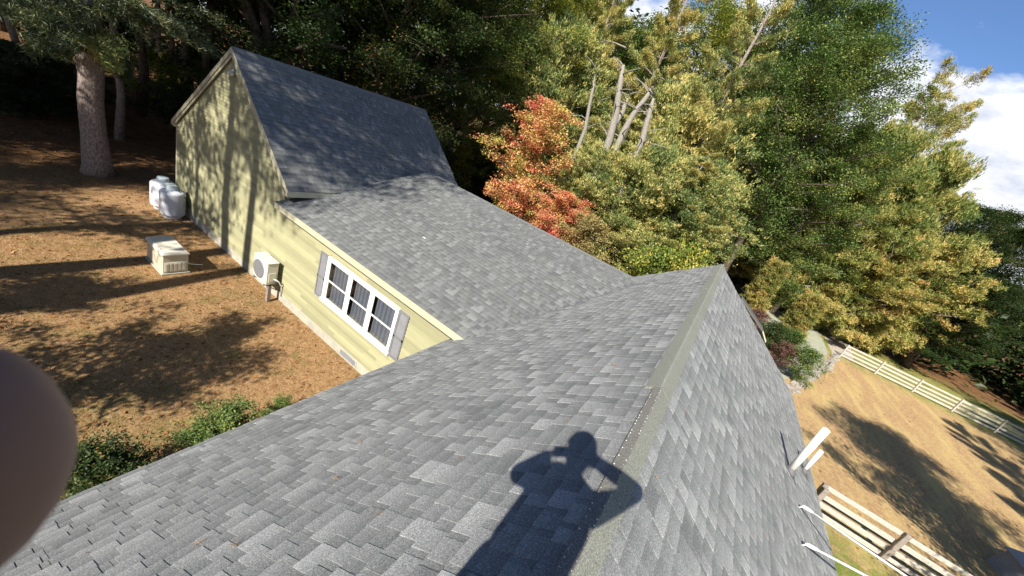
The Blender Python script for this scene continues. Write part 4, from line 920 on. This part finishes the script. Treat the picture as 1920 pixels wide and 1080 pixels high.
# --- trees on the sunny side behind the photographer; they throw the shade on the wall, roof and lawns
for k, (kn, x, y, s_, lab) in enumerate([
    ('hightree', -12.5, -6.0, .95, 'tall tree on the lawn whose trunk shades the gable wall'),
    ('airy', -14.6, -7.5, .95, 'tall pine beside the lawn whose boughs shade the tall roof'),
    ('oak2', -18.6, -12.5, .92, 'leafy tree behind the lawn whose crown dapples the gas tanks'), ('tallwood', -23.5, -7.5, .9, 'leafy tree dappling the litter round the thick barked pine'), ('airy', -20.0, -6.5, 1.0, 'thin tree at the lawn edge shading the gas tanks'),
    ('tallwood', -24, -1.5, 1.0, 'leafy tall tree by the needle litter'), ('tallwood', -29, -9, 1.05, 'leafy tall tree behind the needle litter'), ('oak', -35, -3, 1.1, 'wide oak at the wood edge'), ('oak2', -40, 5, 1.1, 'wide dark tree deep in the lawn side wood'), ('hightree', -10.9, -7.6, .95, 'leafy tall tree behind the lawn shading the tall roof'), ('pine_tall', -27, -7, .95, 'tall pine shading the needle litter'), ('tallwood', -32, 0, 1.0, 'tall tree shading the wood floor'), ('oak', -25, -16, 1.0, 'oak behind the lawn'),
    ('tallwood', -37, -8, 1.1, 'tall tree at the back of the lawn side wood'), ('tallwood', -30, 12, 1.0, 'tall tree between the pine and the dark limbed tree'), ('pine_tall', -38, 14, 1.0, 'tall dark pine deep in the wood'),
    ('maple', -8.2, -3.4, .76, 'small tree beside the near house shading the lawn'), ('maple', -11.6, -3.8, .62, 'small tree on the lawn in line with the heat pump'),
    ('oak2', 12.6, 8.2, .88, 'oak beside the near fence shading the paddock'), ('pine', 20.5, 10.5, 1.0, 'pine shading the end of the paddock'), ('tallwood', 26, 17, 1.0, 'tall tree on the paddock side'),
    ('oak', 28.5, 27, 1.0, 'oak at the side of the paddock'), ('oak', 19, -3, 1.0, 'oak behind the fence line'), ('pine', 33, 36, 1.0, 'pine past the far fence')]):
    plant('shade_tree', kn, lab, x, y, s=s_, leafm='leaf_dark' if kn in ('tallwood','oak2','maple','hightree','airy') else None, rz=k*1.3)
# --- far wood, one mass
g = np.random.default_rng(77); C = []; TT = []
for a in np.arange(-112, 62, 2.0):
    d = g.uniform(60, 84); hgt = (24+g.uniform(-3,5)) if a < -1 else (9+g.uniform(-1.5,2.5)); n = 1500
    th = np.radians(a+g.normal(size=n)*1.9); dd = d+g.normal(size=n)*3; zz = hgt*(1-g.uniform(0,1,n)**1.6)+g.normal(size=n)*.5
    lump = np.floor(zz/2.2)*1.7+a; dd = dd+np.sin(lump*5.1)*2.2; C.append(np.stack([np.sin(th)*dd, np.cos(th)*dd, np.abs(zz)], 1)); TT.append(np.clip(g.normal(.4,.2,n), 0, 1))
C = np.concatenate(C); V, F = leaf_quads(C, .75, g)
stuff(tag(obj('far_wood', np_mesh('far_wood', V, F, {'tone': np.repeat(np.concatenate(TT),4)}), M['leaf_dark']), 'mass of dark green wood far behind the yard', 'wood'))
# --- dry grass and fallen leaves on the lawns
def scatter(n, x0, x1, y0, y1, keep): 
    P = np.stack([g.uniform(x0,x1,n), g.uniform(y0,y1,n), np.zeros(n)], 1); return P[keep(P)]
P = scatter(150000, -16, -3.4, -1, 6.18, lambda p: (p[:,1] > -1)); n = len(P)
d_ = g.normal(size=(n,3))*.55; d_[:,2] = 1; d_ /= np.linalg.norm(d_,axis=1)[:,None]; s_ = np.cross(d_, g.normal(size=(n,3))); s_ /= np.linalg.norm(s_,axis=1)[:,None]; ln = g.uniform(.02,.06,n)[:,None]
V = np.stack([P-s_*.004, P+s_*.004, P+d_*ln], 1).reshape(-1,3)
patch_ = .5+.5*np.sin(P[:,0]*1.7+np.sin(P[:,1]*2.1)*1.4)*np.sin(P[:,1]*1.9+P[:,0]*.8+1)
gmask = .5*patch_**2*np.clip((4.2-P[:,1])/2.5,0,1)*np.clip((P[:,0]+12)/3,0,1)+.45*np.exp(-((P[:,0]+10.2)**2/.7+(P[:,1]-5.5)**2/.35))
M['drygrass'] = m_leaf('dry_grass', [(0, (.09,.13,.02)), (.28, (.26,.19,.06)), (.6, (.46,.28,.12)), (1, (.62,.42,.21))], .3, .35, .03)
stuff(tag(obj('grass', np_mesh('grass', V, np.arange(3*n).reshape(-1,3), {'tone': np.repeat(np.clip(g.normal(.5,.2,n)-gmask,0,1),3)}), M['drygrass']), 'short dry tan grass of the lawn beside the house', 'grass'))
P = np.concatenate([scatter(5000, -45, -4, 0, 6.1, lambda p: p[:,0] < 0), scatter(6000, -60, -18, 0, 40, lambda p: p[:,0] < 0), scatter(1500, 4, 25, 13, 45, lambda p: p[:,0] > 0)]); P[:,2] = .015
V, F = leaf_quads(P, .10, g, 2.5)
M['litter'] = m_leaf('leaf_litter', [(0, (.10,.045,.02)), (.5, (.26,.12,.05)), (1, (.45,.26,.12))], .1, .2)
stuff(tag(obj('fallen_leaves', np_mesh('fallen_leaves', V, F, {'tone': np.repeat(np.clip(g.normal(.5,.22,len(P)),0,1),4)}), M['litter']), 'brown leaves scattered over the lawns', 'leaves'))
# loose pine needles on the shingles
b = MB()
for k in range(150):
    if k % 3: x, y = random.uniform(AXL+.1, AX-.2), random.uniform(.2, 12)
    else: x, y = random.uniform(AX+.2, AXR-.3), random.uniform(1.5, 13)
    if x < AX and y > BYE and zB(y) > zA(x): continue
    sgn = 1 if x < AX else -1; N_ = Vector((-AS*sgn,0,1)).normalized(); c = Vector((x, y, zA(x)))+N_*.014
    for j in range(random.choice((1,1,2,3,5))):
        a = random.uniform(0,PI); d = Vector((math.cos(a), math.sin(a), 0)); d = (d-N_*d.dot(N_)).normalized(); s = d.cross(N_)*.0022; L = random.uniform(.03,.07); c2 = c+d*random.uniform(-.03,.03)+N_*.003*j
        b.add([c2-d*L/2-s, c2-d*L/2+s, c2+d*L/2+s*.4+N_*.004, c2+d*L/2-s*.4+N_*.004], [(0,1,2,3)])
M['rust'] = m_paint('rust_needle', (.52,.30,.12), .6, .7, 9)
stuff(tag(b.build('roof_needles', M['rust']), 'rusty pine needles scattered over the grey shingles', 'needles'))

# ------------------------------------------------------------------ the photographer and the phone
person = thing('person', 'person in dark clothes on the roof ridge holding up a phone', 'person', (.1, -.2, 5.6))
PO = Vector((.1, -.2, 5.6))
J = {'pelvis': (.10,-.02,6.64,.150,.125), 'belly': (.11,-.06,6.86,.145,.115), 'chest': (.14,-.12,7.10,.165,.12), 'upper': (.15,-.14,7.24,.13,.10), 'neck': (.15,-.14,7.38,.058,.058), 'skull': (.14,-.11,7.46,.075,.085), 'head': (.135,-.10,7.555,.085,.10), 'crown': (.135,-.11,7.62,.06,.07),
     'shL': (0.0,-.12,7.15,.075,.07), 'elL': (-.15,-.09,7.03,.054,.052), 'wrL': (-.085,-.075,7.20,.036,.034), 'hdL': (-.060,-.040,7.262,.030,.022),
     'shR': (.31,-.13,7.25,.070,.066), 'elR': (.54,-.05,7.48,.050,.048), 'wrR': (.235,-.075,7.50,.036,.034), 'hdR': (.180,-.030,7.40,.030,.022),
     'hipL': (.00,-.03,6.52,.105,.105), 'knL': (-.10,.0,6.05,.068,.07), 'anL': (-.14,-.20,5.57,.045,.05), 'toL': (-.17,.0,5.505,.042,.035),
     'hipR': (.20,-.03,6.54,.105,.105), 'knR': (.28,.0,6.08,.068,.07), 'anR': (.27,-.20,5.68,.045,.05), 'toR': (.30,.0,5.625,.042,.035)}
E_ = [('pelvis','belly'),('belly','chest'),('chest','upper'),('upper','neck'),('neck','skull'),('skull','head'),('head','crown'),('upper','shL'),('shL','elL'),('elL','wrL'),('wrL','hdL'),('upper','shR'),('shR','elR'),('elR','wrR'),('wrR','hdR'),
      ('pelvis','hipL'),('hipL','knL'),('knL','anL'),('anL','toL'),('pelvis','hipR'),('hipR','knR'),('knR','anR'),('anR','toR')]
nm = list(J); vb = MB()
def ball(c, r):
    n, m = 12, 8; vs = [Vector(c)+Vector((r*math.cos(-PI/2+PI*a/m)*math.cos(2*PI*k/n), r*math.cos(-PI/2+PI*a/m)*math.sin(2*PI*k/n), r*math.sin(-PI/2+PI*a/m))) for a in range(1, m) for k in range(n)]
    vs += [Vector(c)+Vector((0,0,-r)), Vector(c)+Vector((0,0,r))]
    fs = [(a*n+k, a*n+(k+1) % n, (a+1)*n+(k+1) % n, (a+1)*n+k) for a in range(m-2) for k in range(n)]
    fs += [((m-1)*n, (k+1) % n, k) for k in range(n)]+[((m-1)*n+1, (m-2)*n+k, (m-2)*n+(k+1) % n) for k in range(n)]; vb.add(vs, fs)
TORSO = {'pelvis', 'belly', 'chest', 'upper'}
for a, b_ in E_:
    pa, pb_ = Vector(J[a][:3])-PO, Vector(J[b_][:3])-PO; ra, rb_ = J[a][4], J[b_][4]
    offs = [(-.06,), (.06,), (0,)] if a in TORSO and b_ in TORSO else [(0,)]
    for (ox,) in offs:
        o = Vector((ox,0,0)); vb.tube([pa+o, pa.lerp(pb_,.5)+o, pb_+o], [ra, (ra+rb_)*.5, rb_], 14); ball(pa+o, ra); ball(pb_+o, rb_)
tmp = bpy.data.objects.new('tmp_body', vb.mesh('tmp_body')); COL.objects.link(tmp)
rm_ = tmp.modifiers.new('remesh', 'REMESH'); rm_.mode = 'VOXEL'; rm_.voxel_size = .014; sm_ = tmp.modifiers.new('smooth', 'SMOOTH'); sm_.iterations = 10; sm_.factor = .5
dg = bpy.context.evaluated_depsgraph_get(); ev = tmp.evaluated_get(dg); bm_ = ev.to_mesh()
V0 = [v.co.copy() for v in bm_.vertices]; F0 = [tuple(p.vertices) for p in bm_.polygons]; ev.to_mesh_clear(); bpy.data.objects.remove(tmp)
body = MB(); body.add(V0, F0, True)
def finger(pts, r0, r1, n=20):
    """a finger through camera-frame points with a rounded tip"""
    W = [C2W(p)-PO for p in pts]; out = []; rad = []
    m = 14
    for i in range(m+1):
        u = i/m*(len(W)-1); k = min(int(u), len(W)-2); f = u-k
        a, b_, c, d = W[max(k-1,0)], W[k], W[k+1], W[min(k+2,len(W)-1)]
        out.append(.5*((2*b_)+(c-a)*f+(2*a-5*b_+4*c-d)*f*f+(3*b_-a-3*c+d)*f**3)); rad.append(r0+(r1-r0)*i/m)
    d = (out[-1]-out[-2]).normalized()
    for k in range(1,8):
        t = k/8*PI/2*1.12
        if t > PI/2: t = PI/2*.995
        out.append(out[m]+d*r1*math.sin(t)*1.1); rad.append(max(.0004, r1*math.cos(t)))
    body.tube(out, rad, n)
# camera frame: x right, y down, z forward; the phone lies just behind the lens
finger([(-.085,.030,-.030),(-.080,.024,-.004),(-.070,.022,.013),(-.053,.0150,.0205),(-.0412,.0120,.0220)], .0110,.0102)     # fingertip before the lens
finger([(-.088,.045,-.030),(-.086,.044,-.012),(-.076,.046,.000),(-.064,.049,.002)], .0088,.0074)
finger([(-.085,.058,-.032),(-.082,.060,-.012),(-.072,.063,-.002),(-.062,.066,.0)], .0084,.0070)
finger([(-.078,.068,-.034),(-.074,.073,-.016),(-.064,.076,-.004),(-.056,.078,-.002)], .0075,.0062)
finger([(-.072,.034,-.042),(-.058,.018,-.036),(-.044,.008,-.028),(-.034,.002,-.024)], .0100,.0085)
for k, yy in enumerate((-.030,-.014,.004,.020)):
    finger([(.150,yy,-.045),(.152,yy+.002,-.020),(.142,yy+.004,-.006),(.128,yy+.006,-.004)], .0086-.0006*k,.0072-.0006*k)
finger([(.150,.026,-.050),(.136,.034,-.040),(.122,.030,-.030),(.112,.022,-.026)], .0100,.0085)
def palm(c, ax, up, nrm, w, l, th):
    c = C2W(c)-PO; M3 = RM; A = Vector(M3 @ np.array(ax)); U = Vector(M3 @ np.array(up)); Nn = Vector(M3 @ np.array(nrm)); vs = []; n = 14; m = 8
    for i in range(m+1):
        ph = -PI/2+PI*i/m
        for k in range(n):
            t = 2*PI*k/n; vs.append(c+A*w*math.cos(ph)*math.copysign(abs(math.cos(t))**.7, math.cos(t))+U*l*math.sin(ph)+Nn*th*math.cos(ph)*math.copysign(abs(math.sin(t))**.7, math.sin(t)))
    body.add(vs, [(i*n+k, i*n+(k+1) % n, (i+1)*n+(k+1) % n, (i+1)*n+k) for i in range(m) for k in range(n)], True)
palm((-.085,.058,-.045), (.6,.0,-.8), (.2,.97,0), (.8,0,.6), .026,.048,.018)
palm((.154,.012,-.060), (-.6,0,-.8), (.1,.97,0), (.8,0,-.6), .026,.050,.018)
body.build('body', M['skin'], person)
# clothes, slightly larger than the body: shirt with sleeves, trousers, shoes, hair
M['shirt'] = m_paint('dark_shirt', (.05,.055,.07), .7, .9, 6); M['jeans'] = m_paint('dark_trousers', (.04,.05,.08), .7, .9, 6); M['hair'] = mat('hair', (.03,.02,.015), .6)
BV = np.array([list(v) for v in V0]); bn = np.zeros_like(BV)
for f in F0:
    nn = np.cross(BV[f[1]]-BV[f[0]], BV[f[2]]-BV[f[0]])
    for q in f: bn[q] += nn
bn /= np.linalg.norm(bn, axis=1)[:,None]+1e-9
def seg_dist(P, a, b_):
    a, b_ = np.array(Vector(J[a][:3])-PO), np.array(Vector(J[b_][:3])-PO); d = b_-a; t = np.clip(((P-a)@d)/(d@d), 0, 1); return np.linalg.norm(P-(a+t[:,None]*d), axis=1), t
SD = [seg_dist(BV, *e) for e in E_]; near = np.argmin(np.array([q[0]/(.5*(J[e[0]][3]+J[e[1]][3])) for q, e in zip(SD, E_)]), axis=0)
ca = np.array([list(Vector(J[E_[k][0]][:3])-PO) for k in near]); cb = np.array([list(Vector(J[E_[k][1]][:3])-PO) for k in near])
ct = np.array([SD[k][1][q] for q, k in enumerate(near)])[:,None]; away = BV-(ca+(cb-ca)*ct)
bn[(bn*away).sum(1) < 0] *= -1
def cloth(name, edges, grow, m, extra):
    """a garment: the body's own surface over these bones, grown outwards a little, with a turned hem"""
    ids = [E_.index(e) for e in edges]; on = np.isin(near, ids) | extra; fs = [f for f in F0 if any(on[q] for q in f)]
    use = sorted({q for f in fs for q in f}); mp_ = {q: k for k, q in enumerate(use)}
    MB().add([BV[q]+bn[q]*grow for q in use], [tuple(mp_[q] for q in f) for f in fs], True).build(name, m, person)
zw = BV[:,2]+PO.z
cloth('shirt', [('pelvis','belly'),('belly','chest'),('chest','upper'),('upper','shL'),('shL','elL'),('elL','wrL'),('upper','shR'),('shR','elR'),('elR','wrR')], .012, M['shirt'], (zw > 6.48) & (zw < 7.30) & (np.abs(BV[:,0]) < .30))
cloth('trousers', [('pelvis','hipL'),('hipL','knL'),('knL','anL'),('pelvis','hipR'),('hipR','knR'),('knR','anR')], .011, M['jeans'], (zw > 5.72) & (zw < 6.70))
for s_ in ('L','R'):
    a = Vector(J['an'+s_][:3])-PO; t_ = Vector(J['to'+s_][:3])-PO
    MB().tube([a+Vector((0,-.09,-.055)), a+Vector((0,-.02,-.045)), a.lerp(t_,.55)+Vector((0,0,-.018)), t_+Vector((0,.06,-.012)), t_+Vector((0,.11,-.016))], [.035,.052,.05,.045,.02], 12).build('shoe', M['dark'], person)
hd = Vector(J['head'][:3])-PO
hm = MB(); vs = []; n = 20; m = 10
for i in range(m+1):
    ph = -.25+(PI/2+.25)*i/m
    for k in range(n):
        t = 2*PI*k/n; fwd_ = math.sin(t); rr = math.cos(ph); zz = max(math.sin(ph), -.1+.35*max(0,fwd_)) ; vs.append(hd+Vector((.098*rr*math.cos(t), .118*rr*fwd_-.012, .03+.115*zz)))
hm.add(vs, [(i*n+k, i*n+(k+1) % n, (i+1)*n+(k+1) % n, (i+1)*n+k) for i in range(m) for k in range(n)], True).build('hair', M['hair'], person)
fc = MB(); fy = .098
fc.tube([hd+Vector((0,fy-.01,.01)), hd+Vector((0,fy+.012,-.03)), hd+Vector((0,fy+.008,-.045))], [.008,.013,.010], 10); fc.build('nose', M['skin'], person)
for s_ in (-1,1):
    MB().lathe([(.001,-.012),(.010,-.006),(.012,0),(.010,.006),(.001,.012)], hd+Vector((s_*.034,fy-.012,.0)), 12).build('eye', M['white'], person)
    MB().lathe([(.001,-.03),(.012,-.022),(.014,.01),(.001,.03)], hd+Vector((s_*.092,0,-.01)), 10).build('ear', M['skin'], person)
MB().tube([hd+Vector((-.024,fy-.012,-.07)), hd+Vector((0,fy-.002,-.068)), hd+Vector((.024,fy-.012,-.07))], [.004,.006,.004], 8).build('mouth', mat('lip', (.35,.14,.12), .5), person)
ph = thing('phone', 'slim dark phone held up in both hands above the roof ridge', 'phone', C2W((.04,.0,-.010)))
ph.rotation_euler = cam.matrix_world.to_euler()
MB().bbox(-.078,.078,-.039,.039,-.004,.004,.003).build('case', M['dark'], ph); MB().box(-.073,.073,-.035,.035,.0041,.0046).build('screen', mat('screen_glass', (.01,.01,.012), .1, .5), ph)
